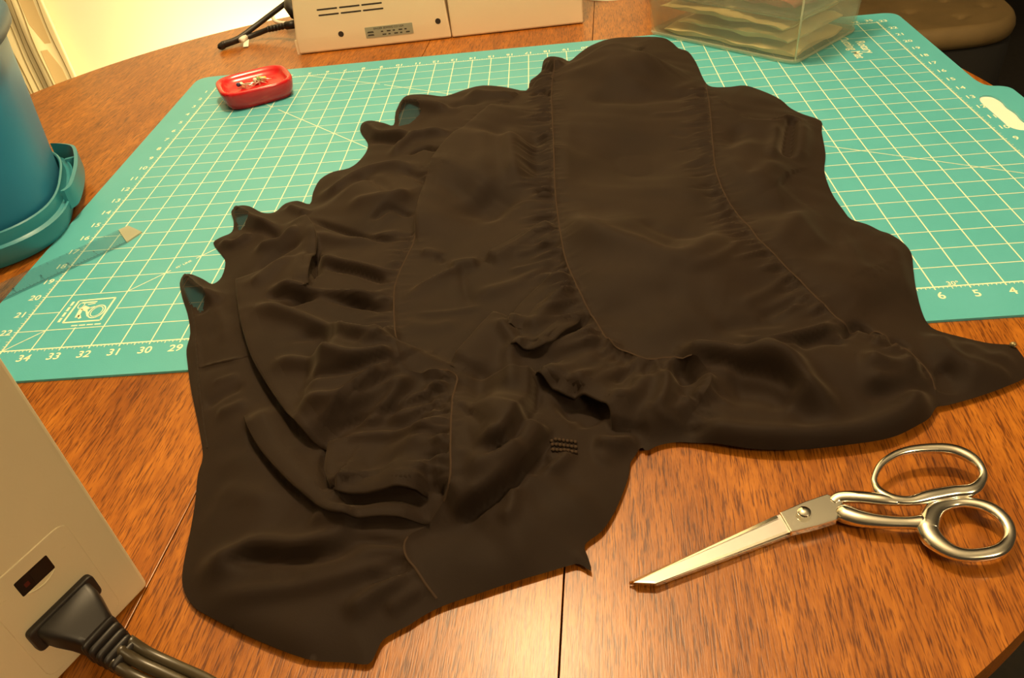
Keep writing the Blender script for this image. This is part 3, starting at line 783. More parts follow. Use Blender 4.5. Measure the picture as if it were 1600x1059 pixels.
# raised seam lines and rolled hems
def ribbon(name, W, hw, lift, m, a=0., b=1.):
    r = resample(np.array(W), .08); n = len(r); r = r[int(a * n):max(int(b * n), 2)]; z = height(r, ALL); V, F = [], []
    for i in range(len(r)):
        d = r[min(i + 1, len(r) - 1)] - r[max(i - 1, 0)]; d /= np.linalg.norm(d) + 1e-9; nr = np.array([-d[1], d[0]])
        bump = .010 if (i // 2) % 2 else 0
        V += [(*(r[i] - nr * hw), z[i] - .005), (*r[i], z[i] + lift + bump), (*(r[i] + nr * hw), z[i] - .005)]
    for i in range(len(r) - 1):
        k = 3 * i; F += [(k, k + 3, k + 4, k + 1), (k + 1, k + 4, k + 5, k + 2)]
    return ob(name, V, [f[::-1] for f in F], m, skirt)
ribbon('seam', SW['a'], .027, .018, THREAD, .01, .90); ribbon('seam', SW['b'], .027, .018, THREAD, .01, .98)
ribbon('seam', SW['c'], .027, .018, THREAD, .45, .685); ribbon('seam', SW['c'], .027, .018, THREAD, .75, .905); ribbon('seam', SW['c'], .027, .018, THREAD, .94, .995)
# turned edges: where a fold overlaps, its edge stands off the cloth below and rolls under
def folded_edge(W):
    W = resample(np.array(W), .10); n = len(W)
    if n < 6: return
    T = np.gradient(W, axis=0); T /= np.linalg.norm(T, axis=1)[:, None] + 1e-9; N_ = np.c_[T[:, 1], -T[:, 0]]
    fade = np.sin(np.linspace(0.02, math.pi - .02, n)) ** .5
    hz = lambda o_: height(W + N_ * o_[:, None], ALL)
    one = np.ones(n); ze = np.maximum(hz(-.12 * one), hz(-.04 * one)) + .012 * fade
    rows = [(-.46 * one, hz(-.46 * one) + .001), (-.26 * one, hz(-.26 * one) + .010 * fade), (-.12 * one, ze + .004), (.02 * one, ze), (.07 * fade, ze - .018), (.085 * fade, ze - .05 * fade - .01), (.05 * fade, ze - .085 * fade - .01), (-.05 * one, ze - .10 * fade - .015)]
    V = []; 
    for o_, z in rows: V += [(W[i, 0] + N_[i, 0] * o_[i], W[i, 1] + N_[i, 1] * o_[i], z[i]) for i in range(n)]
    F = [(k * n + i, (k + 1) * n + i, (k + 1) * n + i + 1, k * n + i + 1) for k in range(len(rows) - 1) for i in range(n - 1)]
    return ob('folded_edge', V, F, CLOTH, skirt)
for s_ in SK:
    if s_['k'] == 'L' and s_['amp'] > .2 and not s_.get('soft'): folded_edge(s_['W'])
def on_cloth(px):
    z = np.full(len(px), .4)
    for it in range(6):
        c = np.array([un2(p[0], p[1], zz) for p, zz in zip(px, z)]); z = .3 * z + .7 * height(c, ALL)
    return c
ribbon('hem', catmull(on_cloth([(300,478),(306,520),(308,560),(312,610),(318,660),(324,700)]), 4), .03, .03, CLOTH)
ribbon('hem', catmull(on_cloth([(310,574),(335,568),(362,562),(388,556)]), 4), .03, .03, CLOTH)
# smocked loop tab
c4 = on_cloth([(858,682),(902,688),(903,712),(862,708)]); g = MB()
for i in range(7):
    for j in range(3):
        u, v = (i + .5) / 7, (j + .5) / 3
        p = (1 - v) * ((1 - u) * c4[0] + u * c4[1]) + v * ((1 - u) * c4[3] + u * c4[2]); z = float(height(p[None, :], ALL)[0])
        g.ball((p[0], p[1], z + .03), .055, 6, 4, .8)
g.build('shirred_loop', THREAD, skirt)

zb_ = float(height(on_cloth([(1582, 541)]), ALL)[0]); pb2 = on_cloth([(1582, 541)])[0]
MB().ball((pb2[0], pb2[1], zb_ + .06), .085, 10, 7).build('bead', mat('dull_brass_bead', (.30, .24, .12), .4, .6), skirt, label='small brass-coloured bead at the pointed corner')

# ------------------------------------------------------------------ dressmaking shears
sh = thing('dressmaking_shears', 'polished steel dressmaking shears lying closed on the bare oak', 'scissors', (24, -8, TZ))
def sc(x, y, z): p = un(960 + x / 2.5, 670 + y / 2.5, z); return (p[0], p[1], z)
def blade(name, P, z0, z1, m, bev=.02):
    q = [sc(x, y, z1)[:2] for x, y in P]
    ar = sum(q[i][0] * q[(i + 1) % len(q)][1] - q[(i + 1) % len(q)][0] * q[i][1] for i in range(len(q)))
    if ar < 0: q = q[::-1]
    o = MB().prism(q, z0, z1).build(name, m, sh, smooth=False); bevel(o, bev, 2); return o
zb = TZ
blade('lower_blade', [(55, 598), (110, 588), (640, 345), (880, 262), (890, 300), (700, 408), (165, 606), (120, 604)], zb + .02, zb + .12, STEEL)
blade('upper_blade', [(75, 597), (160, 600), (690, 398), (648, 330), (620, 343)], zb + .125, zb + .20, STEEL_B)
V = [sc(58, 596, zb + .13), sc(632, 337, zb + .215), sc(640, 347, zb + .235), sc(84, 594, zb + .20)]
ob('blade_bevel', V + [(x, y, z - .06) for x, y, z in V], [(3, 2, 1, 0), (4, 5, 6, 7), (0, 1, 5, 4), (1, 2, 6, 5), (2, 3, 7, 6), (3, 0, 4, 7)], STEEL, sh, smooth=False)
V = [sc(75, 599, zb + .202), sc(160, 603, zb + .202), sc(690, 401, zb + .202), sc(686, 393, zb + .206), sc(158, 594, zb + .206), sc(95, 592, zb + .206)]
ob('blade_edge', V, [(0, 1, 4, 5), (1, 2, 3, 4)], STEEL, sh, smooth=False)
blade('pivot_block', [(645, 325), (740, 283), (830, 252), (897, 276), (872, 352), (800, 375), (690, 402)], zb + .12, zb + .30, STEEL, .03)
# screw
hx = np.array(sc(740, 333, zb + .3)); g = MB()
g.prism([(hx[0] + .17 * math.cos(t), hx[1] + .17 * math.sin(t)) for t in np.linspace(0, 2 * math.pi, 6, endpoint=False)], zb + .29, zb + .37)
g.loft([[(hx[0] + r * math.cos(t), hx[1] + r * math.sin(t), zb + z) for t in np.linspace(0, 2 * math.pi, 14, endpoint=False)] for r, z in [(.145, .36), (.135, .41), (.09, .44), (.03, .45)]])
o = g.build('pivot_screw', STEEL, sh, auto=40)
def handle(name, ring, stem, zr, flat=.8):
    g = MB()
    rc = catmull([np.array([*sc(x, y, zb + zr)[:2], zb + zr + dz, w]) for x, y, w, dz in ring], 6, True)
    g.tube([p[:3] for p in rc], [max(p[3], 10) / 300 for p in rc], 14, True, flat)
    st = catmull([np.array([*sc(x, y, zb + z)[:2], zb + z, w]) for x, y, w, z in stem], 6)
    g.tube([p[:3] for p in st], [p[3] / 310 for p in st], 14, False, .75)
    return g.build(name, STEEL, sh)
handle('upper_handle', [(1014, 195, 20, .05), (1042, 145, 24, .08), (1110, 105, 28, .1), (1200, 89, 36, .1), (1310, 92, 44, .1), (1390, 125, 44, .1), (1434, 170, 28, .08), (1432, 208, 32, .05), (1395, 240, 46, .02), (1320, 247, 48, 0), (1230, 264, 48, 0), (1160, 280, 36, 0), (1090, 275, 40, 0), (1042, 252, 40, 0), (1020, 224, 26, .02)],
       [(850, 290, 40, .22), (880, 268, 46, .26), (950, 266, 48, .36), (1040, 275, 46, .42), (1110, 284, 32, .42)], .42)
handle('lower_handle', [(1226, 372, 70, 0), (1257, 312, 58, 0), (1330, 290, 38, .02), (1410, 297, 42, .05), (1480, 325, 48, .06), (1530, 375, 42, .06), (1541, 430, 36, .05), (1500, 478, 44, .03), (1400, 493, 45, 0), (1320, 478, 55, -.02), (1255, 435, 70, -.03), (1228, 398, 72, -.02)],
       [(870, 322, 50, .16), (895, 330, 74, .2), (960, 350, 66, .26), (1050, 362, 52, .30), (1140, 366, 46, .32), (1205, 366, 60, .32)], .32, .7)

# ------------------------------------------------------------------ red pin dish with pins
dish = thing('pin_dish', 'glossy red plastic pin dish on the far left of the cutting mat', 'pin dish', (2.85, 20.3, 0))
da = math.radians(27)
def D(a, b, z): return (2.90 + a * math.cos(da) - b * math.sin(da), 20.55 + a * math.sin(da) + b * math.cos(da), z)
def rr(a, b, n=40, e=4.0):
    out = []
    for i in range(n):
        t = 2 * math.pi * i / n; c, s_ = math.cos(t), math.sin(t)
        out.append((a * math.copysign(abs(c) ** (2 / e), c), b * math.copysign(abs(s_) ** (2 / e), s_)))
    return out
prof = [(1.42, 1.14, .0), (1.56, 1.28, .05), (1.68, 1.40, .35), (1.74, 1.46, .70), (1.72, 1.44, .80), (1.65, 1.37, .84), (1.55, 1.27, .81), (1.46, 1.18, .70), (1.36, 1.08, .56), (1.1, .85, .50), (.5, .4, .48)]
rings = [[D(x, y, z * 1.15 + .002) for x, y in rr(a * 1.07, b * 1.07)] for a, b, z in prof]
MB().loft(rings).build('dish_body', RED, dish, auto=50)
pc = {'white': (.8, .78, .66), 'yellow': (.75, .55, .10), 'green': (.25, .36, .12), 'navy': (.02, .03, .10), 'cream': (.8, .68, .40)}
pins = [('cream', (-.55, .12), (.9, .25), 'long cream pin lying across the heap'), ('white', (-.62, .35), (.2, .1), 'pale green-headed pin beside the navy one'), ('navy', (-.78, .22), (-.1, -.3), 'pin with a navy blue head'),
        ('yellow', (.15, .45), (-.5, .0), 'yellow-headed pin left in the heap'), ('yellow', (.42, .48), (-.3, .2), 'yellow-headed pin middle of the heap'), ('green', (.28, .38), (.9, .0), 'pin with an olive green head'),
        ('yellow', (.62, .50), (.0, .05), 'yellow-headed pin right in the heap'), ('cream', (.5, .36), (-.45, -.05), 'cream-headed pin under the yellow ones'), ('white', (.1, .3), (.55, -.45), 'white-headed pin pointing to the front rim')]
pm = {k: mat('pin_head_' + k, v, .3) for k, v in pc.items()}
for i, (c, a, b, l) in enumerate(pins):
    z = .68 + .05 * (i % 3)
    pa, pb = np.array(D(*a, z)), np.array(D(*b, z - .04))
    t = thing('sewing_pin', l + ' in the red dish', 'pin', tuple(pa), 'pins in the red dish')
    MB().tube([pa, (pa + pb) / 2, pb], [.032, .032, .01], 6).build('shaft', STEEL, t)
    MB().ball(pa, .115, 8, 6).build('head', pm[c], t)

# ------------------------------------------------------------------ sewing machine at the back
sm = thing('sewing_machine', 'beige sewing machine seen from behind with a rating plate', 'sewing machine', (12, 30, TZ))
ma = math.atan2(.76, 16.5)
def Mx(a, b, z): return (3.62 + a * math.cos(ma) - b * math.sin(ma), 26.84 + a * math.sin(ma) + b * math.cos(ma), z)
def machine_block(name, prof, m, a0, a1, slope=0.0, parent=sm):
    """prof: (b, z) outline of the side view, extruded along a; left end leans by slope per inch"""
    r0 = [Mx(a0 + slope * max(0, z - .8), b, z) for b, z in prof]; r1 = [Mx(a1 - slope * .4 * max(0, z), b, z) for b, z in prof]
    o = MB().loft([r0, r1]).build(name, m, parent, smooth=False); bevel(o, .10, 3, 30); return o
machine_block('column', [(0.0, TZ + .03), (.02, .8), (.55, 10.6), (1.3, 11.4), (5.6, 11.4), (6.3, 10.6), (6.5, TZ + .03)], BEIGE, 0, 8.92, .14)
machine_block('free_arm_bed', [(0.0, TZ + .03), (.12, 3.2), (.3, 3.4), (6.0, 3.4), (6.2, 3.2), (6.5, TZ + .03)], BEIGE, 8.96, 16.55)
machine_block('arm', [(.6, 7.6), (.7, 10.6), (1.3, 11.4), (5.6, 11.4), (6.2, 10.6), (6.2, 7.6)], BEIGE, 8.0, 16.6)
machine_block('needle_head', [(1.2, 4.6), (1.2, 7.8), (5.6, 7.8), (5.6, 4.6)], BEIGE, 13.9, 16.4)
def FM(a, z, out=.0):      # point on the machine's back face
    b = .02 * (z / .8) if z < .8 else .02 + (z - .8) * .054
    return Mx(a, b - out, z)
def face_plate(name, a0, a1, z0, z1, out, m, parent=sm, r=.04):
    pl = round_poly([(a0, z0), (a1, z0), (a1, z1), (a0, z1)], r, 3)
    V = [FM(a, z, out) for a, z in pl] + [FM(a, z, -.05) for a, z in pl]; n = len(pl)
    return ob(name, V, [tuple(range(n))] + [(i, n + i, n + (i + 1) % n, (i + 1) % n) for i in range(n)], m, parent, smooth=False)
for z in (2.22, 1.92):
    for a in (1.58, 2.86, 4.13): face_plate('vent_slot', a + (2.22 - z) * .1, a + 1.17 + (2.22 - z) * .1, z, z + .085, .006, DARK)
for a, z in ((2.65, .84), (8.28, .95)):
    n = 18; r = .16
    V = [FM(a + r * math.cos(t), z + r * math.sin(t), .008) for t in np.linspace(0, 2 * math.pi, n, endpoint=False)] + [FM(a, z, .008)]
    ob('screw_hole', V, [(i, (i + 1) % n, n) for i in range(n)], DARK, sm, smooth=False)
rp = face_plate('rating_plate', 4.05, 6.80, .44, 1.04, .012, PLATE)
g = MB()
fr_l = lambda a, z: FM(a, z, .016)
text(g, 'SINGER SEWING CO USA', .155, (5.42, .925), 0, fr_l)
for row, z in ((0, .74), (1, .57)):
    for k in range(5):
        a = 4.95 + k * .34 + (.06 if row else 0); w = .22 if (k + row) % 2 else .13
        g.add([fr_l(a, z - .035), fr_l(a + w, z - .035), fr_l(a + w, z + .035), fr_l(a, z + .035)], [(0, 1, 2, 3)])
for k in range(2):
    g.add([fr_l(4.15, .56 + k * .16), fr_l(4.55, .56 + k * .16), fr_l(4.5, .64 + k * .16), fr_l(4.2, .64 + k * .16)], [(0, 1, 2, 3)])
g.build('lettering', INK, rp, smooth=False)
o = face_plate('left_foot_notch', -.09, .02, TZ + .05, .78, .01, BEIGE)

# its folded power cord
def cz(px, py, z): p = un(px, py, z); return (p[0], p[1], z)
cord = thing('looped_mains_cable', 'black looped power cord at the left end of the beige sewing machine', 'cord', (-.5, 30.5, TZ))
pa = catmull([cz(472, 38, 1.0), cz(455, 39, .85), cz(425, 44, .6), cz(398, 54, .3), cz(372, 63, .2), cz(350, 71, .12), cz(346, 74, .10)], 6)
MB().tube(pa, [.17] * 8 + [.16] * (len(pa) - 8), 10).build('cord_strand', BLACKP, cord)
pb_ = catmull([cz(347, 69, .28), cz(372, 60, .32), cz(400, 40, .7), cz(428, 19, 1.2), cz(448, 4, 1.6), cz(462, -4, 1.9)], 6)
MB().tube(pb_, .16, 10).build('cord_strand', BLACKP, cord)
MB().tube(catmull([cz(350, 72, .12), cz(345, 73.5, .13), cz(344, 72, .2), cz(350, 68, .3)], 5), .165, 10).build('cord_loop', BLACKP, cord)
g = MB()
for k in range(6):
    c = np.array(pa[8]) * (1 - k / 5) + np.array(pa[13]) * k / 5; d = np.array(pa[13]) - np.array(pa[8]); d /= np.linalg.norm(d); g.tube([c - d * .05, c + d * .05], .19, 10)
g.build('strain_relief', BLACKP, cord)
MB().tube([cz(384, 58, .28), cz(376, 63, .28)], .16, 10).build('twist_tie', PAPERW, cord)
V = [cz(381, 62, .14), cz(389, 61, .14), cz(388, 72, .03), cz(380, 73, .03)]; ob('paper_tag', V + [(x, y, z - .02) for x, y, z in V], [(3, 2, 1, 0), (4, 5, 6, 7), (0, 1, 5, 4), (1, 2, 6, 5), (2, 3, 7, 6), (3, 0, 4, 7)], PAPERW, cord, smooth=False)
MB().tube([cz(452, -6, 1.8), cz(452, 10, 1.55), cz(461, 22, 1.3)], [.30, .34, .34], 10).build('connector', BLACKP, cord)
MB().tube([cz(461, 38, .9), cz(447, 40, .85)], .24, 10).build('connector', BLACKP, cord)
V = catmull([cz(424, 24, .5), cz(432, 34, .25), cz(450, 36, .2), cz(462, 30, .3)], 5); MB().tube(V, .12, 8).build('cord_strand', PAPERW, cord, label='short white lead')

# round white sheet behind the machine's right end
rc = np.array(un2(955, -14, TZ)); MB().prism([(rc[0] + 2.1 * math.cos(t), rc[1] + 2.1 * math.sin(t)) for t in np.linspace(0, 2 * math.pi, 36, endpoint=False)], TZ + .002, TZ + .05).build('paper_disc', PAPERW, None, smooth=False, label='white round paper piece at the right end of the sewing machine', cat='paper')

# ------------------------------------------------------------------ second machine, lower left
P0 = np.array([8.45, -9.05]); DV = np.array([-.43719271, -.89936785]); NV = np.array([.89936785, -.43719271])
def Q(s_, o_, z): p = P0 + DV * s_ + NV * o_; return (p[0], p[1], z)
s2 = thing('sewing_machine', 'cream machine housing with black switch and power plug at the lower left', 'sewing machine', (*(P0 + DV * 3 - NV * 3), TZ))
prof = round_poly([(0, -6.2), (7.5, -6.2), (7.5, 0), (0, 0)], .16, 4)
o = MB().prism([Q(s_, o_, 0)[:2] for s_, o_ in prof], TZ + .04, 9.5).build('housing', BEIGE2, s2, smooth=False); bevel(o, .08, 3, 40)
def qplate(name, pts, o0, o1, m, parent=s2, bev=0):
    V = [Q(a, o1, z) for a, z in pts] + [Q(a, o0, z) for a, z in pts]; n = len(pts)
    # order: seen from outside
    f = [tuple(range(n - 1, -1, -1)), tuple(range(n, 2 * n))] + [((i + 1) % n, i, n + i, n + (i + 1) % n)[::-1] for i in range(n)]
    ob_ = ob(name, V, f, m, parent, smooth=False)
    bm = bmesh.new(); bm.from_mesh(ob_.data); bmesh.ops.recalc_face_normals(bm, faces=bm.faces); bm.to_mesh(ob_.data); bm.free()
    if bev: bevel(ob_, bev, 2, 40)
    return ob_
sp = qplate('socket_panel', round_poly([(.70, .16), (2.56, .16), (2.56, 3.02), (.70, 3.02)], .26, 5), -.03, .022, BEIGE2, bev=.02)
qplate('switch_recess', round_poly([(1.30, 2.29), (2.03, 2.29), (2.03, 2.69), (1.30, 2.69)], .03, 2), .0, .026, mat('switch_black', (.006, .004, .004), .3), sp)
qplate('switch_rocker', [(1.40, 2.33), (1.72, 2.33), (1.72, 2.65), (1.40, 2.65)], .0, .032, mat('rocker_black', (.009, .007, .006), .35), sp)
qplate('red_mark', [(1.80, 2.42), (1.90, 2.42), (1.90, 2.52), (1.80, 2.52)], .0, .031, mat('switch_red', (.09, .008, .004), .5), sp)
V = [Q(1.32 + .60 * math.sin(t) * 0 + .62 * (k / 12), .02 + .03 * math.sin(math.pi * k / 12), 2.27 - .07 * math.sin(math.pi * k / 12)) for k, t in enumerate(np.linspace(0, 1, 13))]
MB().tube(V, .022, 6).build('switch_lip', BEIGE2, sp)
for a, z in ((1.0, 2.47), (2.33, 2.49)):
    qplate('screw', [(a + .06 * math.cos(t), z + .06 * math.sin(t)) for t in np.linspace(0, 2 * math.pi, 12, endpoint=False)], 0, .03, BEIGE2, sp)
pl = thing('power_plug', 'black moulded power plug with ribbed cord in the cream machine', 'plug', Q(1.66, .3, 1.3))
qplate('flange', round_poly([(.90, 1.03), (2.43, 1.03), (2.43, 1.63), (.90, 1.63)], .13, 5), .03, .20, BLACKP, pl, .04)
g = MB(); R_ = []
for o_, s0, s1, z0, z1 in [(.18, 1.02, 2.30, 1.08, 1.58), (.40, 1.06, 2.24, 1.00, 1.52), (.62, 1.16, 2.12, .84, 1.40), (.80, 1.24, 2.03, .66, 1.26), (.9, 1.27, 2.0, .58, 1.18)]:
    R_.append([Q(a, o_, z) for a, z in round_poly([(s0, z0), (s1, z0), (s1, z1), (s0, z1)], .14, 4)])
g.loft(R_[::-1]); g.build('plug_body', BLACKP, pl, auto=50)
g = MB()
for k in range(5):
    o_ = .86 + k * .115; zc = .86 - k * .10; hs, hz = .40 - k * .02, .30 - k * .025
    for oo in (0, .075):
        pass
    g.loft([[Q(a, o_ + dz_, z - dz_ * .9) for a, z in round_poly([(1.64 - hs * q, zc - hz * q), (1.64 + hs * q, zc - hz * q), (1.64 + hs * q, zc + hz * q), (1.64 - hs * q, zc + hz * q)], .12, 3)] for q, dz_ in ((.86, 0), (1, .02), (1, .07), (.86, .09))][::-1])
g.build('strain_relief', BLACKP, pl)
CORDM = mat('brown_black_cord', (.045, .034, .018), .32)
for k, (ds, dz) in enumerate([(-.24, .03), (0, .08), (.24, .0)]):
    c = [Q(1.62 + ds, 1.2, .56 + dz), Q(1.58 + ds, 1.6, .26 + dz), Q(1.50 + ds, 2.2, .08 + dz), Q(1.45 + ds, 3.2, .05), Q(1.6 + ds, 4.6, .05), Q(2.4 + ds, 6.4, .05)]
    MB().tube(catmull(c, 6), .125, 10).build('cord_strand', CORDM, pl)

# ------------------------------------------------------------------ clear ruler
ru = thing('clear_ruler', 'clear plastic ruler with frosted end lying half on the mat beside the blue tub', 'ruler', (0, 6, 0))
e0 = np.array(un2(235, 360, .03)); e1 = np.array(un2(207, 338, .03)); w_ = e1 - e0; wl = np.linalg.norm(w_); w_ /= wl
dr = np.array(un2(215, 370, .03)) - np.array(un2(25, 458, .03)); dr /= np.linalg.norm(dr); nr = np.array([-dr[1], dr[0]])
e0 = np.array(un2(222, 368, .03)); RW = 1.25
def RP(a, b): return e0 - dr * a + nr * b
MB().prism([tuple(RP(*p)) for p in [(11.5, 0), (.62, 0), (.40, RW), (11.5, RW)]], .006, .066).build('ruler_blade', RULERM, ru, smooth=False)
MB().prism([tuple(RP(*p)) for p in [(.62, 0), (-.12, .25), (0.0, RW * .98), (.40, RW)]], .006, .066).build('frosted_end', RULERE, ru, smooth=False)
g = MB(); INKB = mat('blue_black_ink', (.01, .04, .06), .5)
for i in range(1, 88):
    a = .75 + i * .125; L_ = .22 if i % 8 == 0 else (.15 if i % 4 == 0 else .08); p, q = RP(a, .03), RP(a, .03 + L_); strip(g, p, q, .014, .068)
    if i % 2 == 0: p, q = RP(a, RW - .03), RP(a, RW - .03 - (.2 if i % 10 == 0 else .1)); strip(g, p, q, .014, .068)
for i in range(1, 10):
    p = RP(.75 + i, .40); text(g, str(i), .22, tuple(p), math.atan2(dr[1], dr[0]), None, .068)
strip(g, RP(.64, .004), RP(11.5, .004), .03, .068)
g.build('ruler_marks', INKB, ru, smooth=False)

# ------------------------------------------------------------------ blue tub on a tray
BC = np.array([-5.97, 8.44]); BA = math.radians(23)
def B_(a, b, z): return (BC[0] + a * math.cos(BA) - b * math.sin(BA), BC[1] + a * math.sin(BA) + b * math.cos(BA), z)
def se(a, b, z, n=72, e=3.0): return [B_(x, y, z) for x, y in rr(a, b, n, e)]
tub = thing('plastic_tub', 'tall blue plastic tub standing in a tray left of the mat', 'tub', (*BC, TZ))
zz = TZ
body = [(3.72, 4.0, .5), (3.86, 4.14, .9), (4.02, 4.3, 3.0), (4.34, 4.64, 7.0), (4.40, 4.69, 7.8), (4.26, 4.55, 7.8), (4.14, 4.44, 6.0), (3.65, 3.95, .9)]
MB().loft([se(a, b, z) for a, b, z in body]).build('tub_wall', BLUE, tub, auto=50)
rim = [(4.34, 4.64, 7.05), (4.58, 4.88, 6.98), (4.74, 5.04, 7.10), (4.78, 5.08, 7.52), (4.68, 4.98, 7.77), (4.40, 4.69, 7.8)]
MB().loft([se(a, b, z) for a, b, z in rim], False, False).build('rim', BLUE3, tub)
tray = [(3.75, 4.0, zz), (4.05, 4.3, zz + .10), (4.22, 4.48, zz + .45), (4.36, 4.62, zz + .95), (4.30, 4.56, zz + .99), (4.24, 4.50, zz + .92), (4.18, 4.42, zz + .90), (4.10, 4.34, zz + .96), (4.10, 4.34, zz + 1.40), (4.04, 4.28, zz + 1.44), (3.99, 4.24, zz + 1.40), (3.96, 4.22, zz + .6), (3.8, 4.05, zz + .3)]
MB().loft([se(a, b, z) for a, b, z in tray]).build('tray', BLUE2, tub, auto=40)
# clip handle on the side of the tray
g = MB(); path = catmull([(4.2, -1.7), (4.45, -1.3), (4.58, -.2), (4.62, 1.0), (4.56, 2.2), (4.38, 3.1), (3.85, 3.7), (3.5, 3.95)], 4)
rg = []
for a, b in path: rg.append([B_(a - .07, b, zz + .62), B_(a + .06, b, zz + .62), B_(a + .09, b, zz + 1.42), B_(a - .05, b, zz + 1.45)])
g.loft(rg); g.build('clip_handle', BLUE2, tub, auto=40)
for b in (-1.2, 2.6): MB().box((4.0, b - .08, zz + .6), (4.42, b + .08, zz + 1.1), lambda a, c, z: B_(a, c, z)).build('clip_lug', BLUE2, tub, smooth=False)
pf = thing('fabric_bundle', 'purple cloth bundle inside the blue tub', 'fabric', (*BC, 1))
g = MB(); R_ = []
for a, z in [(3.0, 1.2), (3.1, 4), (3.2, 6.4), (2.8, 7.4), (2.0, 8.0), (1, 8.2)]: R_.append([(p[0] + .2 * math.sin(k * .9), p[1] + .2 * math.cos(k * 1.3), z + .25 * math.sin(k * .7)) for k, p in enumerate(se(a, a + .2, z))])
g.loft(R_); g.build('cloth', PURPLE, pf)

# ------------------------------------------------------------------ clear plastic box with tissue patterns
X0 = np.array([29.62, 18.25]); XL = np.array([-.690, .724]); XR = np.array([.724, .690])
LL, LR = 8.7, 5.4
box = thing('plastic_box', 'clear plastic box of tan tissue paper on the far corner of the mat', 'storage box', (*(X0 + XL * 4.3 + XR * 2.7), 0))
def X(a, b, z): p = X0 + XL * a + XR * b; return (p[0], p[1], z)
def xr(off, z, r=.6): 
    pl_ = round_poly([(-off, -off), (-off, LR + off), (LL + off, LR + off), (LL + off, -off)], r, 6); return [X(a, b, z) for a, b in pl_]
T_ = .06
o = MB().loft([xr(-.02, .01, .5), xr(.06, .06, .55), xr(.12, .30, .6), xr(.26, 2.1, .65), xr(.33, 3.3, .7), xr(.33 - T_, 3.3, .66), xr(.26 - T_, 2.1, .6), xr(.08 - T_, .34, .55), xr(-.1, .10, .5)][::-1]).build('box_wall', BOXP, box, auto=50)
MB().loft([xr(.00, .004, .5), xr(.10, .05, .55), xr(.15, .16, .58), xr(.12, .24, .58)][::-1], False, False).build('base_rim', BOXE, box)
for (a, b) in ((-.1, -.1),):
    MB().tube([X(a + .10, b + .10, .2), X(a - .02, b - .02, 1.6), X(a - .12, b - .12, 3.1)], .05, 8).build('corner_rib', BOXE, box)
MB().loft([xr(.29, 3.28, .7), xr(.48, 3.28, .75), xr(.48, 3.6, .75), xr(.2, 3.66, .7)][::-1]).build('lid', BOXP, box)
# inner tray
tr = thing('inner_tray', 'clear tray stacked inside the top of the plastic box', 'tray', X(LL / 2, LR / 2, 2.0))
MB().loft([xr(-.12, 1.98, .5), xr(.08, 2.06, .6), xr(.16, 2.22, .6), xr(.2, 3.1, .6), xr(.14, 3.1, .55), xr(.06, 2.2, .5), xr(-.2, 2.1, .4)][::-1]).build('tray_wall', BOXP, tr)
MB().loft([xr(-.10, 1.96, .5), xr(.10, 2.02, .6), xr(.16, 2.12, .6)][::-1], False, False).build('tray_rim', BOXE, tr)
rs = random.Random(3)
def wad(name, label, cat, a0, a1, b0, b1, z0, z1, m, seed, wob=.14, group=None):
    rg_ = random.Random(seed); n = 44; k = 16; ph = [rg_.uniform(0, 6) for _ in range(8)]
    def fold(u, v):
        f = .55 * math.sin(u * 8 + ph[0] + 2.5 * v) + .35 * math.sin(v * 7 + u * 5 + ph[1])
        return f + .5 * (1 - abs(math.sin(u * 13 + 4 * v + ph[5]))) + .35 * (1 - abs(math.sin(v * 9 - 6 * u + ph[6])))
    rings = []
    for j in range(n + 1):
        u = j / n; ring = []; eb = .10 * math.sin(u * 11 + ph[3]) + .06 * math.sin(u * 29 + ph[2]); end = 1 - abs(2 * u - 1) ** 8 * .6
        for i in range(k + 1):
            v = i / k; ring.append(X(a0 + (a1 - a0) * u + .12 * math.sin(v * 9 + ph[7]), b0 + eb + (b1 - b0 - eb) * v, z0 + (z1 - z0 + wob * fold(u, v)) * end * (1 - .35 * abs(2 * v - 1) ** 6)))
        for i in range(k, -1, -1):
            v = i / k; ring.append(X(a0 + (a1 - a0) * u + .12 * math.sin(v * 9 + ph[7]), b0 + eb * .6 + .06 + (b1 - b0 - .12) * v, z0 + .04 * math.sin(u * 17 + v * 9 + ph[4])))
        rings.append(ring)
    return MB().loft(rings).build(name, m, None, auto=50, label=label, cat=cat, group=group)
wad('tissue_pattern', 'folded tan tissue pattern lying lowest in the clear box', 'paper', .35, 8.2, .30, 5.0, .20, .42, TISSUE, 1)
wad('tissue_pattern', 'tan tissue pattern folded in the middle of the clear box', 'paper', .6, 6.9, .30, 4.9, .80, 1.00, TISSUE, 2)
wad('tissue_pattern', 'tan tissue pattern rumpled on top below the inner tray', 'paper', .9, 8.3, .30, 5.0, 1.38, 1.58, TISSUE, 5)
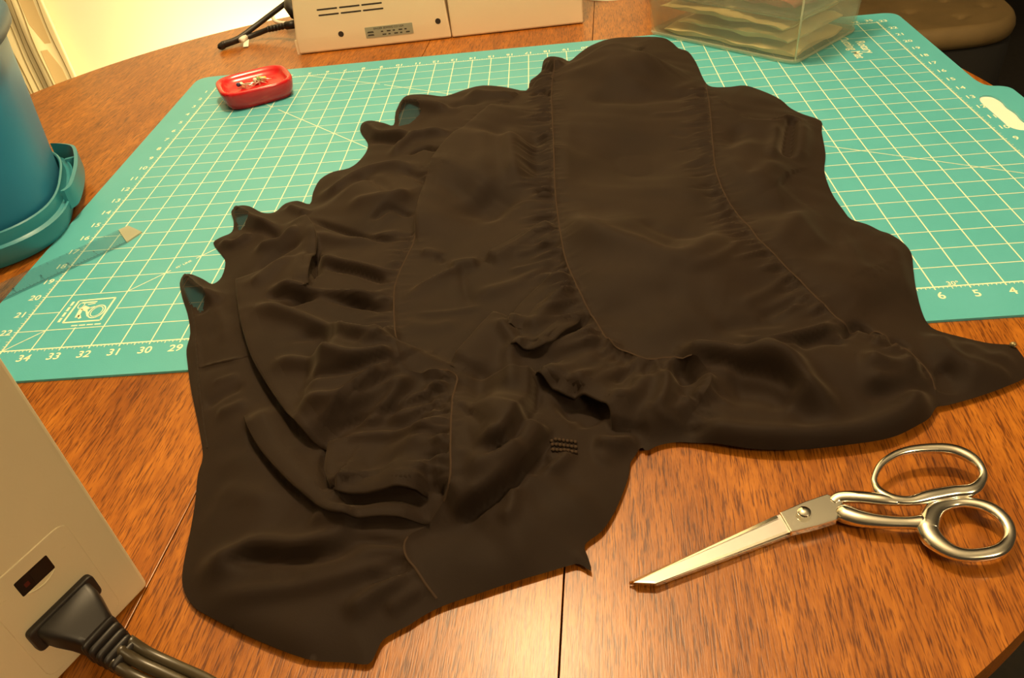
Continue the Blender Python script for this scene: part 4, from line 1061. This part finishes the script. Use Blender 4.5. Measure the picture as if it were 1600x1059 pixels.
wad('red_fabric', 'dusty red fabric scrap in the tray of the clear box', 'fabric', .5, 4.2, .4, 4.7, 2.34, 2.75, PINKF, 8)
wad('cream_fabric', 'cream fabric scrap beside the red one in the clear box tray', 'fabric', 4.6, 8.0, .4, 4.7, 2.34, 2.7, TISSUE, 9)

# ------------------------------------------------------------------ chair beyond the table
ch = thing('chair', 'dark chair with olive tufted seat cushion standing beyond the mat corner', 'chair', (60, 62, -29))
ccx, ccy, cax, cay = 52.6, 60.6, 7.6, 9.4
tufts = [un2(px, py, -11.2) for px, py in ((1420, 23), (1473, 5), (1540, 14), (1500, 30))] + [(48, 62), (54, 65), (50, 67)]
def seat_z(x, y):
    z = -10.9 + .12 * math.sin(x * .8) * math.sin(y * .6)
    for tx, ty in tufts: z -= .42 * math.exp(-(math.hypot(x - tx, y - ty) / .5) ** 2)
    return z
rings = []
for q in np.linspace(.02, .94, 46): rings.append([(x, y, seat_z(x, y)) for x, y in [(ccx + a, ccy + b) for a, b in rr(cax * q, cay * q, 120, 3.2)]])
for q, dz in ((.97, -.22), (.99, -.55), (1.0, -1.0), (.99, -1.5), (.96, -1.9), (.9, -2.0)): rings.append([(ccx + a, ccy + b, -10.9 + dz) for a, b in rr(cax * q, cay * q, 120, 3.2)])
MB().loft(rings[::-1]).build('seat_cushion', OLIVE, ch)
MB().loft([[(ccx + a, ccy + b, z) for a, b in rr(cax * q, cay * q, 60, 4)] for q, z in ((.93, -27.5), (.95, -13.0), (.9, -12.8))]).build('seat_frame', BLACKF, ch)
for x, y in ((-5.6, -7.2), (5.6, -7.2), (-5.6, 7.2), (5.6, 7.2)): MB().tube([(ccx + x, ccy + y, -27.6), (ccx + x, ccy + y, -28.98)], [.9, .7], 8).build('leg', BLACKF, ch)
MB().loft([[(ccx + a, ccy + 8.4 + b, z) for a, b in rr(w_, 1.0, 40, 4)] for w_, z in ((6.6, -12.5), (7.0, 4), (6.6, 11), (5, 13))]).build('backrest', BLACKF, ch)

for o in bpy.data.objects:
    if '_base' in o: del o['_base']
